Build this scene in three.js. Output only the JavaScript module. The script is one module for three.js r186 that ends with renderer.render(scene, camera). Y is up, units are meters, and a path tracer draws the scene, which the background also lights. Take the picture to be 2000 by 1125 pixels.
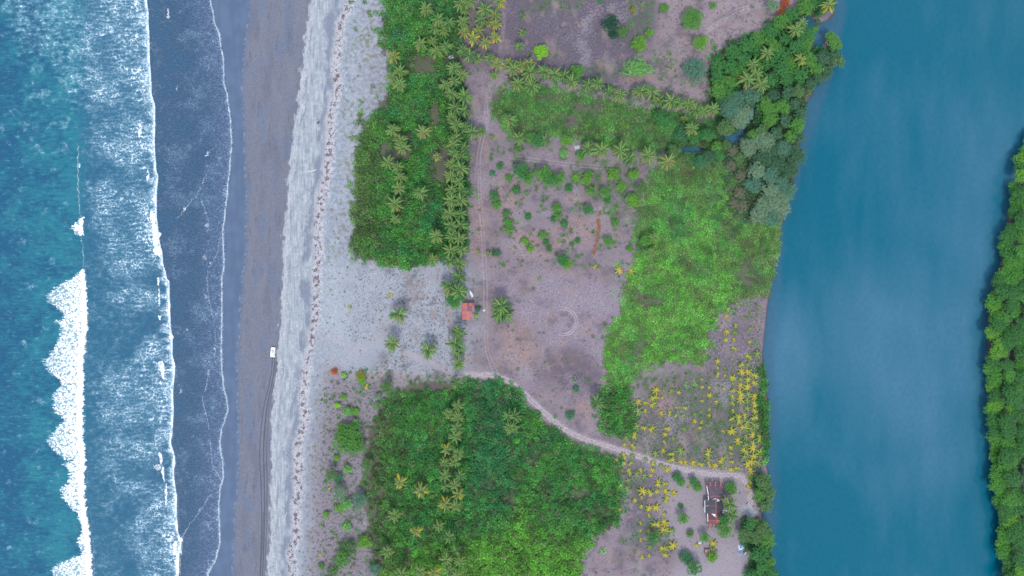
import * as THREE from 'three';
import { mergeGeometries } from 'three/addons/utils/BufferGeometryUtils.js';

// ------------------------------------------------------------------ camera, sky, sun, exposure
// Survey map: 4 map units to the metre, map (1000, 562.5) is the origin, map y runs towards +z.
const CAM_H = 340, U = 0.25;
const scene = new THREE.Scene();
const camera = new THREE.PerspectiveCamera(2 * Math.atan(140.625 / CAM_H) * 180 / Math.PI, 16 / 9, 1, 6000);
camera.up.set(0, 0, -1);
camera.position.set(0, CAM_H, 0);
camera.lookAt(0, 0, 0);

function rng(seed) { let s = seed | 0; return () => { s = (s + 0x6d2b79f5) | 0; let t = Math.imul(s ^ (s >>> 15), 1 | s); t = (t + Math.imul(t ^ (t >>> 7), 61 | t)) ^ t; return ((t ^ (t >>> 14)) >>> 0) / 4294967296; }; }
const PERM = new Uint8Array(512), GX = new Float32Array(256), GY = new Float32Array(256);
{ const r = rng(7); const p = [...Array(256).keys()]; for (let i = 255; i > 0; i--) { const j = Math.floor(r() * (i + 1)); [p[i], p[j]] = [p[j], p[i]]; } for (let i = 0; i < 512; i++) PERM[i] = p[i & 255]; for (let i = 0; i < 256; i++) { const a = r() * Math.PI * 2; GX[i] = Math.cos(a) * 1.5; GY[i] = Math.sin(a) * 1.5; } }
function noise(x, y) {                                     // gradient noise, about -1 .. 1
  const xi = Math.floor(x), yi = Math.floor(y), fx = x - xi, fy = y - yi, X = xi & 255, Y = yi & 255;
  const a = PERM[PERM[X] + Y], b = PERM[PERM[X + 1] + Y], c = PERM[PERM[X] + Y + 1], d = PERM[PERM[X + 1] + Y + 1];
  const u = fx * fx * (3 - 2 * fx), v = fy * fy * (3 - 2 * fy);
  const n0 = GX[a] * fx + GY[a] * fy, n1 = GX[b] * (fx - 1) + GY[b] * fy, n2 = GX[c] * fx + GY[c] * (fy - 1), n3 = GX[d] * (fx - 1) + GY[d] * (fy - 1);
  return n0 + (n1 - n0) * u + (n2 - n0 + (n0 - n1 - n2 + n3) * u) * v;
}
const fbm = (x, y, o = 3) => { let s = 0, a = 0.55; for (let i = 0; i < o; i++) { s += a * noise(x, y); x = x * 2.03 + 17.3; y = y * 2.03 - 9.1; a *= 0.5; } return s; };
let wF1 = 0, wF2 = 0;
function worley(x, y) {
  const xi = Math.floor(x), yi = Math.floor(y); let f1 = 9, f2 = 9;
  for (let j = -1; j <= 1; j++) for (let i = -1; i <= 1; i++) {
    const h = PERM[PERM[(xi + i) & 255] + ((yi + j) & 255)], k = PERM[h + 91];
    const dx = i + h / 256 - (x - xi), dy = j + k / 256 - (y - yi), d = dx * dx + dy * dy;
    if (d < f1) { f2 = f1; f1 = d; } else if (d < f2) f2 = d;
  }
  wF1 = Math.sqrt(f1); wF2 = Math.sqrt(f2); return wF2 - wF1;
}
const clamp = (x, a = 0, b = 1) => x < a ? a : x > b ? b : x;
const step = (a, b, x) => { const t = clamp((x - a) / (b - a)); return t * t * (3 - 2 * t); };
const mix = (a, b, t) => a + (b - a) * t;

// bright overcast: a bluish cloud layer whose thickness varies softly all over the sky
{
  const W = 1024, H = 512, d = new Float32Array(W * H * 4);
  for (let y = 0; y < H; y++) for (let x = 0; x < W; x++) {
    const el = ((y + 0.5) / H - 0.5) * Math.PI, az = (x + 0.5) / W * Math.PI * 2;
    const k = 1.7 / (Math.abs(Math.sin(el)) + 0.22), px = Math.cos(el) * Math.cos(az) * k, py = Math.cos(el) * Math.sin(az) * k;
    const c = step(-0.45, 0.5, fbm(px * 1.1 + 3.1, py * 1.1 + 8.7, 4));
    const i = (y * W + x) * 4;
    d[i] = mix(0.30, 0.66, c); d[i + 1] = mix(0.40, 0.68, c); d[i + 2] = mix(0.60, 0.76, c); d[i + 3] = 1;
  }
  const t = new THREE.DataTexture(d, W, H, THREE.RGBAFormat, THREE.FloatType);
  t.mapping = THREE.EquirectangularReflectionMapping; t.magFilter = THREE.LinearFilter; t.minFilter = THREE.LinearFilter; t.needsUpdate = true;
  scene.background = t; scene.environment = t;
}
const sun = new THREE.DirectionalLight(new THREE.Color(1, 0.95, 0.86), 1.5);
sun.position.set(15, 330, 195); sun.target.position.set(0, 0, 0);
sun.castShadow = true; sun.shadow.radius = 20; sun.shadow.mapSize.set(4096, 4096);
Object.assign(sun.shadow.camera, { left: -320, right: 320, top: 260, bottom: -260, near: 10, far: 1200 });
scene.add(sun, sun.target);
const renderer = new THREE.WebGLRenderer({ antialias: true });
renderer.toneMapping = THREE.LinearToneMapping;
renderer.toneMappingExposure = 2.6;
renderer.shadowMap.enabled = true;

// ------------------------------------------------------------------ helpers
const used = new Map();
const numbered = (n) => { const k = used.get(n) ?? 0; used.set(n, k + 1); return k ? `${n}_${String(k).padStart(3, '0')}` : n; };
function tag(o, label, category, group, kind) { o.userData = { label, category }; if (group) o.userData.group = group; if (kind) o.userData.kind = kind; return o; }
function add(o, name, label, category, group, kind) { o.name = numbered(name); tag(o, label, category, group, kind); scene.add(o); return o; }
function mesh(geo, mat, name, parent) { const m = new THREE.Mesh(geo, mat); m.name = name; m.castShadow = m.receiveShadow = true; if (parent) parent.add(m); return m; }
const wx = (mx, h = 0) => (mx - 1000) * U * (1 - h / CAM_H), wz = (my, h = 0) => (my - 562.5) * U * (1 - h / CAM_H);
const hex = (h) => { const c = new THREE.Color(h); return [c.r, c.g, c.b]; };            // linear
const LIGHT = [2.34, 2.42, 2.66];                                                        // how strongly open ground is lit, so that base colours stay real
const soil = (h) => { const c = hex(h); return [c[0] / LIGHT[0], c[1] / LIGHT[1], c[2] / LIGHT[2]]; };
const to8 = (x) => { x = clamp(x); return 255 * (x <= 0.0031308 ? x * 12.92 : 1.055 * Math.pow(x, 1 / 2.4) - 0.055); };
function curve(pts) {                                       // map x as a function of map y
  return (y) => { if (y <= pts[0][1]) return pts[0][0]; for (let i = 1; i < pts.length; i++) if (y <= pts[i][1]) { const t = (y - pts[i - 1][1]) / (pts[i][1] - pts[i - 1][1]); return mix(pts[i - 1][0], pts[i][0], t * t * (3 - 2 * t)); } return pts[pts.length - 1][0]; };
}
// soft-edged areas on the map, at half its resolution
const FX0 = -80, FY0 = -60, FS = 2, FW = 1090, FH = 630;
function area(polys, blur = 2) {
  let a = new Float32Array(FW * FH);
  for (const p of polys) for (let j = 0; j < FH; j++) {
    const y = FY0 + (j + 0.5) * FS, xs = [];
    for (let i = 0; i < p.length; i++) { const [x1, y1] = p[i], [x2, y2] = p[(i + 1) % p.length]; if ((y1 <= y) !== (y2 <= y)) xs.push(x1 + (y - y1) / (y2 - y1) * (x2 - x1)); }
    xs.sort((m, n) => m - n);
    for (let k = 0; k + 1 < xs.length; k += 2) for (let i = Math.max(0, Math.ceil((xs[k] - FX0) / FS - 0.5)); i <= Math.min(FW - 1, (xs[k + 1] - FX0) / FS - 0.5); i++) a[j * FW + i] = 1;
  }
  for (let pass = 0; pass < 2; pass++) for (const [n, m, sn, sm] of [[FH, FW, FW, 1], [FW, FH, 1, FW]]) {
    const o = new Float32Array(FW * FH);
    for (let j = 0; j < n; j++) { let s = 0; for (let i = -blur; i <= blur; i++) s += a[j * sn + clamp(i, 0, m - 1) * sm]; for (let i = 0; i < m; i++) { o[j * sn + i * sm] = s / (2 * blur + 1); s += a[j * sn + Math.min(i + blur + 1, m - 1) * sm] - a[j * sn + Math.max(i - blur, 0) * sm]; } }
    a = o;
  }
  return (mx, my) => {
    const x = clamp((mx - FX0) / FS - 0.5, 0, FW - 1.001), y = clamp((my - FY0) / FS - 0.5, 0, FH - 1.001), i = x | 0, j = y | 0, k = j * FW + i, u = x - i;
    return mix(mix(a[k], a[k + 1], u), mix(a[k + FW], a[k + FW + 1], u), y - j);
  };
}
const blob = (cx, cy, rx, ry = rx) => (x, y) => { const d = Math.hypot((x - cx) / rx, (y - cy) / ry); return clamp(1.5 - d); };

// ------------------------------------------------------------------ map lines and areas
const FRONT1 = curve([[168, 380], [168, 520], [171, 560], [172, 640], [166, 690], [164, 720], [163, 800], [163, 850], [168, 905], [165, 960], [172, 1000], [174, 1030], [179, 1070], [180, 1125], [182, 1170]]);
const FRONT2 = curve([[286, -40], [287, 0], [290, 30], [292, 100], [296, 180], [303, 210], [303, 240], [302, 281], [305, 330], [309, 345], [306, 380], [306, 420], [309, 450], [318, 510], [325, 540], [331, 552], [331, 570], [332, 600], [333, 630], [337, 665], [337, 690], [342, 716], [338, 770], [339, 800], [337, 843], [334, 862], [341, 892], [340, 925], [345, 975], [345, 1000], [347, 1030], [354, 1062], [350, 1085], [349, 1125], [350, 1170]]);
const CREST = curve([[262, 200], [275, 262], [280, 300], [290, 335], [290, 360], [298, 420], [300, 460], [306, 500], [310, 540], [312, 590], [313, 620], [316, 660], [320, 700], [319, 750], [318, 790], [312, 840], [316, 890], [322, 930], [326, 960], [327, 1000], [335, 1030], [342, 1060], [345, 1125]]);
const SWASH = curve([[408, -40], [412, 0], [418, 35], [430, 75], [437, 120], [438, 160], [445, 190], [451, 240], [453, 281], [450, 320], [445, 370], [440, 420], [436, 450], [437, 485], [438, 520], [434, 545], [434, 620], [433, 680], [434, 720], [437, 750], [444, 785], [446, 800], [440, 820], [433, 840], [430, 870], [436, 905], [437, 930], [430, 960], [428, 990], [430, 1060], [424, 1085], [407, 1125], [400, 1170]]);
const WETEND = curve([[492, -40], [490, 0], [479, 90], [473, 170], [477, 270], [480, 350], [482, 410], [481, 470], [475, 540], [470, 600], [467, 650], [463, 700], [464, 760], [466, 840], [466, 900], [464, 960], [458, 1000], [455, 1125]]);
const PALE_A = curve([[612, -40], [610, 0], [600, 60], [595, 100], [588, 160], [584, 200], [575, 250], [572, 281], [566, 330], [560, 400], [555, 470], [553, 540], [550, 600], [547, 650], [541, 700], [537, 760], [532, 800], [530, 850], [530, 900], [530, 960], [531, 1000], [528, 1060], [523, 1125]]);
const PALE_B = curve([[640, -40], [640, 0], [638, 60], [632, 130], [635, 160], [636, 190], [628, 230], [620, 281], [612, 340], [605, 400], [598, 450], [592, 500], [589, 562], [592, 620], [588, 680], [580, 720], [575, 760], [570, 800], [562, 850], [560, 900], [560, 950], [552, 1000], [556, 1040], [552, 1080], [552, 1125]]);
const WRACK = curve([[686, -40], [685, 0], [680, 20], [665, 50], [661, 100], [655, 130], [658, 155], [662, 170], [650, 210], [646, 240], [645, 281], [640, 335], [633, 370], [625, 410], [622, 440], [622, 480], [620, 520], [619, 562], [618, 600], [618, 630], [611, 660], [605, 690], [600, 720], [595, 750], [592, 780], [597, 820], [590, 843], [582, 870], [582, 900], [583, 960], [578, 990], [580, 1010], [580, 1050], [569, 1080], [572, 1100], [575, 1125]]);

const BREAKER = area([[[165, 523], [150, 540], [120, 555], [95, 572], [92, 582], [110, 600], [126, 612], [122, 625], [104, 626], [125, 640], [112, 668], [100, 690], [85, 706], [96, 725], [118, 742], [124, 752], [106, 770], [103, 788], [110, 806], [131, 822], [112, 835], [92, 862], [104, 878], [120, 890], [128, 900], [148, 893], [142, 905], [125, 905], [140, 922], [136, 942], [118, 958], [124, 972], [136, 988], [154, 1004], [162, 1030], [162, 1046], [153, 1052], [156, 1064], [162, 1075], [160, 1085], [140, 1090], [115, 1100], [102, 1114], [104, 1125], [104, 1175], [184, 1175], [180, 1100], [178, 1060], [172, 1010], [165, 960], [168, 900], [163, 840], [163, 800], [165, 700], [172, 640], [170, 560]], [[164, 422], [155, 430], [140, 445], [144, 450], [160, 462], [164, 455], [165, 440]]], 1);

const RIVER = area([
  [[1632, -80], [1630, 20], [1618, 42], [1634, 62], [1630, 85], [1632, 120], [1598, 160], [1576, 200], [1562, 260], [1556, 330], [1541, 380], [1527, 440], [1524, 470], [1511, 540], [1500, 590], [1495, 640], [1490, 690], [1496, 740], [1501, 800], [1501, 870], [1496, 900], [1502, 930], [1500, 985], [1486, 1003], [1500, 1030], [1503, 1080], [1509, 1125], [1512, 1260], [1976, 1260], [1962, 1125], [1954, 1040], [1944, 960], [1939, 880], [1934, 800], [1929, 700], [1930, 620], [1936, 580], [1955, 510], [1967, 440], [1979, 380], [1993, 325], [2012, 280], [2060, 180], [2160, 60], [2160, -80]],
  [[1322, 290], [1348, 286], [1380, 291], [1366, 300], [1336, 299]],
  [[1398, 268], [1420, 264], [1440, 261], [1447, 245], [1464, 214], [1478, 204], [1474, 226], [1458, 250], [1446, 276], [1434, 286], [1416, 277]],
  [[1552, 46], [1574, 28], [1598, 50], [1622, 38], [1640, 60], [1610, 70], [1602, 96], [1588, 98], [1582, 80], [1584, 64], [1558, 60]],
], 2);

const THICKETS = {
  west: [[757, -60], [752, 60], [757, 100], [770, 112], [774, 150], [764, 185], [742, 197], [738, 215], [722, 245], [712, 262], [705, 290], [697, 310], [700, 350], [698, 400], [700, 440], [688, 455], [690, 480], [702, 500], [726, 505], [760, 515], [785, 523], [812, 520], [850, 512], [880, 503], [905, 500], [915, 470], [912, 400], [906, 200], [900, 150], [885, 120], [905, 60], [900, -60]],
  south: [[792, 752], [830, 745], [880, 748], [965, 742], [998, 757], [1040, 803], [1085, 845], [1130, 870], [1205, 894], [1210, 960], [1212, 1000], [1190, 1030], [1150, 1050], [1132, 1090], [1122, 1180], [738, 1180], [735, 1090], [726, 1060], [720, 1010], [710, 960], [714, 900], [722, 850], [738, 800], [760, 775]],
  meadow: [[962, 192], [992, 176], [1050, 168], [1120, 188], [1200, 203], [1290, 222], [1350, 228], [1400, 250], [1400, 266], [1345, 284], [1300, 300], [1200, 288], [1120, 272], [1070, 262], [1000, 258], [966, 232]],
  east: [[1290, 312], [1345, 300], [1390, 302], [1420, 340], [1425, 420], [1460, 430], [1520, 440], [1523, 470], [1510, 540], [1498, 575], [1430, 586], [1392, 620], [1376, 680], [1370, 712], [1300, 700], [1240, 722], [1222, 752], [1182, 746], [1180, 700], [1190, 650], [1220, 600], [1225, 540], [1245, 510], [1242, 440], [1262, 380]],
  pocket: [[1182, 750], [1225, 755], [1240, 800], [1232, 852], [1185, 852], [1172, 820], [1168, 790]],
  bank: [[1484, 690], [1496, 700], [1500, 760], [1502, 820], [1502, 880], [1494, 900], [1482, 890], [1480, 800]],
  wood: [[1392, 112], [1430, 85], [1490, 62], [1540, 28], [1575, 4], [1626, -6], [1622, 18], [1600, 34], [1570, 40], [1555, 62], [1580, 78], [1600, 100], [1632, 92], [1630, 122], [1596, 160], [1572, 200], [1558, 260], [1552, 330], [1538, 380], [1524, 436], [1470, 432], [1430, 410], [1415, 350], [1400, 300], [1440, 285], [1470, 240], [1480, 205], [1450, 215], [1430, 250], [1400, 245], [1395, 205], [1385, 180]],
  yardbank: [[1470, 925], [1500, 925], [1500, 985], [1486, 995], [1478, 975]],
  yardwood: [[1456, 1015], [1500, 1022], [1504, 1080], [1510, 1170], [1462, 1170], [1468, 1090], [1450, 1050]],
  hedge: [[985, 122], [1050, 128], [1120, 145], [1200, 172], [1260, 172], [1330, 196], [1402, 212], [1400, 230], [1330, 218], [1250, 198], [1190, 196], [1110, 172], [1040, 160], [990, 165]],
  creek: [[1300, 284], [1350, 268], [1400, 240], [1440, 235], [1470, 196], [1490, 205], [1470, 255], [1450, 300], [1400, 320], [1320, 318]],
  grove: [[870, -40], [975, -40], [972, 90], [960, 120], [985, 130], [930, 150], [885, 120]],
};
const COVER = area(Object.entries(THICKETS).filter(([k]) => k !== 'grove' && k !== 'hedge').map(([, p]) => p), 4);
const GROVE = area([THICKETS.grove], 4);
const SPECK = area([[[640, 520], [760, 512], [905, 500], [930, 560], [925, 720], [870, 732], [700, 728], [650, 712], [620, 640]]], 8);
const PURPLE = area([[[985, -40], [1275, -40], [1280, 60], [1235, 120], [1205, 178], [1120, 160], [990, 130], [975, 90]]], 6);
const PINK = area([[[1285, -40], [1580, -40], [1505, 55], [1395, 112], [1385, 205], [1420, 225], [1330, 205], [1240, 170], [1260, 120], [1300, 90]]], 6);
const DRY = area([[[640, 715], [900, 736], [800, 750], [750, 790], [724, 900], [715, 1000], [730, 1170], [600, 1170], [612, 950], [622, 830]]], 8);
const FIELD = area([[[985, 548], [1200, 540], [1224, 565], [1215, 620], [1192, 660], [1180, 705], [1080, 670], [990, 620], [960, 580]]], 6);
const CHAR = area([[[1110, 670], [1160, 690], [1178, 740], [1160, 770], [1120, 765], [1080, 745], [1020, 735], [1060, 715]]], 8);
const YARD = area([[[1290, 940], [1330, 915], [1450, 920], [1478, 960], [1470, 1000], [1450, 1020], [1445, 1060], [1460, 1090], [1470, 1170], [1280, 1170], [1330, 1090], [1290, 1010]]], 5);
const PLANTED = area([[[1400, 600], [1490, 580], [1492, 700], [1480, 900], [1440, 915], [1300, 898], [1220, 872], [1240, 800], [1260, 760], [1375, 720]]], 5);
const LOWPLOT = area([[[1212, 885], [1320, 920], [1310, 1000], [1335, 1070], [1240, 1090], [1212, 1020]]], 5);
const PAD = area([[[1445, 986], [1462, 980], [1478, 1000], [1470, 1010], [1450, 1003]]], 1);
const SANDPATH = area([[[548, 640], [625, 630], [690, 690], [745, 655], [760, 680], [720, 720], [665, 728], [610, 700], [560, 700]]], 5);

const blobsGrass = [[1165, 140, 60, 16], [1255, 30, 26, 40], [1080, 12, 50, 14], [1240, 60, 14, 50], [1050, 110, 30, 10], [1400, 800, 70, 60], [1330, 880, 60, 18], [1300, 740, 60, 30], [1270, 1040, 40, 30], [1240, 940, 20, 40], [1300, 130, 26, 40], [1440, 840, 40, 50], [860, 745, 70, 10], [1180, 350, 60, 40], [1030, 280, 50, 12], [1220, 395, 40, 40], [920, 225, 10, 24], [1370, 250, 40, 20], [1330, 1065, 40, 16]].map((b) => blob(...b));
// ------------------------------------------------------------------ ground: height and colours
const shore = (mx, my) => (mx - SWASH(my)) * U;
function groundH(mx, my) {
  const d = shore(mx, my);
  let h = d < 0 ? Math.max(-3, d * 0.09) : Math.min(1.7, d * 0.026);
  if (mx > 700) h += 0.25 * fbm(mx * 0.012, my * 0.012, 2) * step(700, 760, mx);
  const r = RIVER(mx, my);
  return mix(h, -1.4, step(0.25, 0.9, r)) - (r > 0.02 ? 0.6 * step(0.02, 0.4, r) : 0);
}
const LX0 = 396, LX1 = 1660, LY0 = -40, LY1 = 1165, LN = 2048;
{
  // tracks, drawn as strokes: red = pale wheel tracks, green = dark wheel tracks, blue = pale dirt road
  const cv = document.createElement('canvas'); cv.width = cv.height = LN; const g = cv.getContext('2d');
  g.fillStyle = '#000'; g.fillRect(0, 0, LN, LN); g.globalCompositeOperation = 'lighter'; g.lineCap = g.lineJoin = 'round';
  const sx = LN / (LX1 - LX0), sy = LN / (LY1 - LY0);
  g.setTransform(sx, 0, 0, sy, -LX0 * sx, -LY0 * sy);
  const line = (col, w, a, pts) => { g.strokeStyle = col; g.globalAlpha = a; g.lineWidth = w; g.beginPath(); g.moveTo(...pts[0]); for (let i = 1; i < pts.length - 1; i++) g.quadraticCurveTo(...pts[i], (pts[i][0] + pts[i + 1][0]) / 2, (pts[i][1] + pts[i + 1][1]) / 2); g.lineTo(...pts[pts.length - 1]); g.stroke(); };
  const pair = (col, w, a, gap, pts) => { for (const s of [-1, 1]) line(col, w, a, pts.map(([x, y], i) => { const p = pts[Math.max(0, i - 1)], n = pts[Math.min(pts.length - 1, i + 1)], l = Math.hypot(n[0] - p[0], n[1] - p[1]); return [x - (n[1] - p[1]) / l * gap * s, y + (n[0] - p[0]) / l * gap * s]; })); };
  const road = [[884, 732], [940, 731], [968, 732], [1000, 746], [1045, 788], [1090, 830], [1130, 853], [1180, 868], [1230, 884], [1290, 905], [1350, 919], [1405, 927], [1445, 926], [1462, 950], [1464, 985]];
  for (const [w, a] of [[18, 0.18], [13, 0.35], [9, 0.4]]) line('#00f', w, a, road);
  pair('#f00', 2, 0.7, 3, road);
  line('#00f', 12, 0.3, [[800, 690], [850, 715], [900, 733], [960, 733]]); line('#00f', 9, 0.3, [[790, 688], [840, 703], [880, 728]]);
  pair('#f00', 1.6, 0.38, 3, [[972, 734], [958, 705], [950, 680], [949, 640], [949, 560], [945, 480], [940, 420], [935, 350], [936, 290], [952, 240], [948, 200]]);
  pair('#f00', 1.3, 0.25, 3.4, [[962, 730], [944, 700], [946, 620], [950, 540], [939, 470], [930, 380], [934, 300], [955, 230]]);
  line('#00f', 14, 0.25, [[945, 250], [955, 215], [950, 180], [985, 150]]); line('#00f', 7, 0.3, [[985, 0], [985, 60], [975, 110]]);
  pair('#f00', 1.4, 0.5, 3, [[1000, 308], [1060, 316], [1120, 324], [1210, 330]]);
  pair('#f00', 1.2, 0.6, 2.6, [[1380, 62], [1410, 40], [1440, 20], [1490, 12], [1520, -5]]);
  line('#00f', 10, 0.3, [[1380, 62], [1420, 36], [1500, 8]]);
  g.strokeStyle = '#f00'; g.lineWidth = 1.8; g.globalAlpha = 0.95;
  for (const [r, a0, a1] of [[23, -1.6, 1.7], [27, -1.5, 1.9]]) { g.beginPath(); g.arc(1100, 628, r, a0, a1); g.stroke(); }
  g.globalAlpha = 0.4; for (const [r, a0, a1] of [[34, 2.6, 3.8]]) { g.beginPath(); g.arc(1100, 630, r, a0, a1); g.stroke(); }
  const rr = rng(41);                                                                       // turning marks in the field
  for (let i = 0; i < 26; i++) { g.globalAlpha = 0.08 + 0.14 * rr(); g.beginPath(); g.arc(1000 + rr() * 180, 560 + rr() * 110, 12 + rr() * 50, rr() * 6, rr() * 6 + 0.8); g.stroke(); }
  // wheel tracks on the beach
  for (const [o, w, a] of [[0, 2.0, 0.85], [5, 2.2, 0.95], [9, 1.6, 0.6]]) line('#0f0', w, a, [[533 + o, 697], [532 + o * 0.9, 725], [526 + o, 755], [517 + o * 1.2, 785], [511 + o * 1.4, 830], [507 + o * 1.6, 880], [511 + o * 1.3, 950], [512 + o * 1.1, 1010], [511 + o, 1070], [507 + o, 1165]]);
  line('#0f0', 3, 0.5, [[515, 1000], [514, 1050], [510, 1110], [506, 1165]]);
  line('#0f0', 1.2, 0.5, [[545, 660], [540, 690], [540, 740], [524, 790], [518, 850], [524, 930], [520, 1010]]);
  for (let i = 0; i < 9; i++) line('#f00', 1.1, 0.35, [[556 + i * 2, 655 + i * 3], [590, 640 + i * 2.2], [640, 636 + i * 3], [690, 700 - i * 3], [730, 690 - i * 5], [748, 660 - i * 2]]);
  for (let i = 0; i < 6; i++) line('#f00', 1.2, 0.45, [[668, 716 - i * 2], [690, 706 - i * 4], [716, 684 - i * 5], [738, 668 - i * 5]]);
  const tr = g.getImageData(0, 0, LN, LN).data;
  const C = {}; for (const [k, v] of Object.entries({
    wet: '#5c7499', wet2: '#6880a6', dark: '#7f859b', dark2: '#6b7187', pale: '#b9c6d6', white: '#d0d6e4', gpatch: '#848ea9', wrack: '#d3cfdd', dune: '#a7b1c4', dune2: '#8f94ad', olive: '#868c66', grit: '#878b9e', beige: '#a89ba0', umber: '#7b7076', bluesand: '#8fa4c4', palesand: '#b9c4d6', mauve: '#8e889b',
    soil: '#958999', soil2: '#75697d', peach: '#ad908e', pales: '#aea7ba', speck: '#5f5c70', purple: '#686076', grass: '#52684a', pink: '#a898a6', char: '#5d5166', field: '#9a8fa4', road: '#bdb3bf', under: '#54653f', brown: '#6b5c66', pad: '#a3b0c2', track: '#c3bac6', tyre: '#4c5064', mud: '#4a4a52', yard: '#a79fae',
  })) C[k] = soil(v);
  const px = new Uint8Array(LN * LN * 4), c = [0, 0, 0];
  const to = (k, t) => { if (t <= 0) return; if (t > 1) t = 1; const q = C[k]; c[0] += (q[0] - c[0]) * t; c[1] += (q[1] - c[1]) * t; c[2] += (q[2] - c[2]) * t; };
  const blobsPeach = [[1060, 478, 40, 26], [1135, 452, 32, 30], [1020, 470, 20, 30], [1022, 690, 36, 26], [1010, 660, 30, 40], [1140, 800, 16, 22], [990, 385, 26, 40], [1290, 780, 26, 26], [1410, 240, 12, 12], [1240, 155, 30, 12], [1135, 390, 22, 12], [940, 440, 14, 60], [655, 720, 16, 14], [760, 735, 60, 8], [1350, 850, 20, 10]].map((b) => blob(...b));
  for (let j = 0; j < LN; j++) {
    const my = LY0 + (j + 0.5) / LN * (LY1 - LY0);
    const swash = SWASH(my), wet = WETEND(my), pa = PALE_A(my), pb = PALE_B(my), wr = WRACK(my);
    for (let i = 0; i < LN; i++) {
      const mx = LX0 + (i + 0.5) / LN * (LX1 - LX0), o = (j * LN + i) * 4;
      const n1 = fbm(mx * 0.035, my * 0.035, 3), n2 = fbm(mx * 0.15 + 40, my * 0.15, 3), n3 = noise(mx * 0.33, my * 0.33 + 9), n4 = noise(mx * 0.72 + 5, my * 0.72);
      const wxp = mx + n2 * 5 + n1 * 5 + n3 * 1.2, wyp = my + fbm(mx * 0.12 + 90, my * 0.12 + 30, 2) * 7 + n4 * 1.2;
      if (mx < wr + 70) {
        c[0] = C.wet[0]; c[1] = C.wet[1]; c[2] = C.wet[2];
        to('wet2', step(-0.4, 0.6, n1 + 0.5 * noise(mx * 0.1, my * 0.02)) * 0.8);
        const we = wet + 3 * noise(3, my * 0.08) + 1.5 * noise(9, my * 0.4);
        if (Math.abs(mx - we) < 2.2) to('pale', 0.32 * step(-0.1, 0.5, noise(mx * 0.2, my * 0.15)));
        const dk = step(-2, 7, mx - we); to('dark', dk);
        if (dk > 0) {
          to('dark2', dk * step(0.05, 0.5, noise(mx * 0.045 + 3, my * 0.012)) * 0.4); to('grit', dk * step(0.0, 0.5, noise(mx * 0.05 + 30, my * 0.014 + 9)) * 0.55); to('wet2', dk * step(0.05, 0.5, noise(mx * 0.04 + 60, my * 0.016 + 5)) * 0.35);
          const str = 0.65 * noise(mx * 0.13, my * 0.022) + 0.6 * noise(mx * 0.32 + 11, my * 0.05 + 3);
          to('dark2', dk * step(0.05, 0.85, str) * 0.75); to('wet2', dk * step(0.1, 0.8, -str) * 0.4);
          to('tyre', dk * step(0.42, 0.75, noise(mx * 0.3 + 33, my * 0.16)) * 0.28); to('dark2', dk * step(0.3, 0.9, n4) * 0.25);
        }
        // pale dry band with its pale drift edge
        const fr = fbm(mx * 0.09, my * 0.05 + 77, 3), ea = pa + fr * 10 + n3 * 1.5 + fbm(mx * 0.3, my * 0.1 + 20, 2) * 5, p = step(-3, 3, mx - ea);
        to('pale', p * (0.8 + 0.25 * n2)); { const st = noise(mx * 0.4 + 2, my * 0.035) + 0.6 * noise(mx * 0.16, my * 0.05 + 7); to('white', p * step(0.1, 0.6, st) * 0.6); to('gpatch', p * step(0.2, 0.7, -st) * 0.45); }
        if (mx - ea > -1 && mx - ea < 16) to('white', p * step(16, 2, mx - ea) * (0.25 + 0.5 * step(-0.2, 0.5, fr + n3 * 0.3)));
        const seam = mx - (pa + 13 + 5 * noise(4.4, my * 0.03) + 2 * n3); if (Math.abs(seam) < 3) to('dark', (1 - Math.abs(seam) / 3) * 0.65 * step(-0.15, 0.3, noise(8, my * 0.02) + 0.4 * n2));
        const eb = pb + fbm(mx * 0.05 + 5, my * 0.03, 2) * 16 + n3 * 2, gp = step(-5, 5, mx - eb + 6 * fbm(mx * 0.2, my * 0.16, 2)) * step(6, -5, mx - (wr - 10 + n2 * 10)) * step(-0.32, 0.05, fbm(mx * 0.05 + 3, my * 0.022 + 7, 2) + 0.15 * n3);
        to('gpatch', gp * 0.85);
        const dw = mx - wr - n2 * 7 - n3 * 2; to('wrack', step(15, 5, Math.abs(dw - 1)) * clamp(0.55 + 0.5 * n3 + 0.5 * n2) * 0.9);
        const du = step(6, 26, mx - wr - n2 * 8); to('dune', du * 0.85);
      } else { c[0] = C.dune[0]; c[1] = C.dune[1]; c[2] = C.dune[2]; }
      if (mx > wr + 4) {
        const du = step(6, 26, mx - wr - n2 * 8);
        const dA = fbm(mx * 0.05 + 12, my * 0.05 + 3, 3), dB = fbm(mx * 0.13 + 6, my * 0.13, 3), e = mx - wr, inn = step(30, 90, e + dA * 40);
        to('bluesand', du * step(40, 14, e + dB * 18) * step(-0.4, 0.3, dA) * 0.6); to('palesand', du * step(-0.1, 0.4, dA + 0.3 * dB) * 0.7); to('dune2', du * step(-0.1, 0.45, dB - dA * 0.5 + 0.3 * n3) * 0.7);
        to('mauve', du * inn * step(-0.35, 0.35, dB + 0.45 * n3 + dA * 0.3) * 0.62); to('speck', du * inn * step(0.2, 0.5, n4 * 0.5 + n3 * 0.6 + dB * 0.3) * 0.5); to('palesand', du * inn * step(0.2, 0.5, -n4 * 0.5 - n3 * 0.6) * 0.5);
        to('olive', du * step(0.08, 0.42, dB + 0.4 * noise(mx * 0.03 + 8, my * 0.03)) * 0.55 * step(8, 24, e));
        const inl = step(90, 175, mx - wr + n2 * 22);
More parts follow.
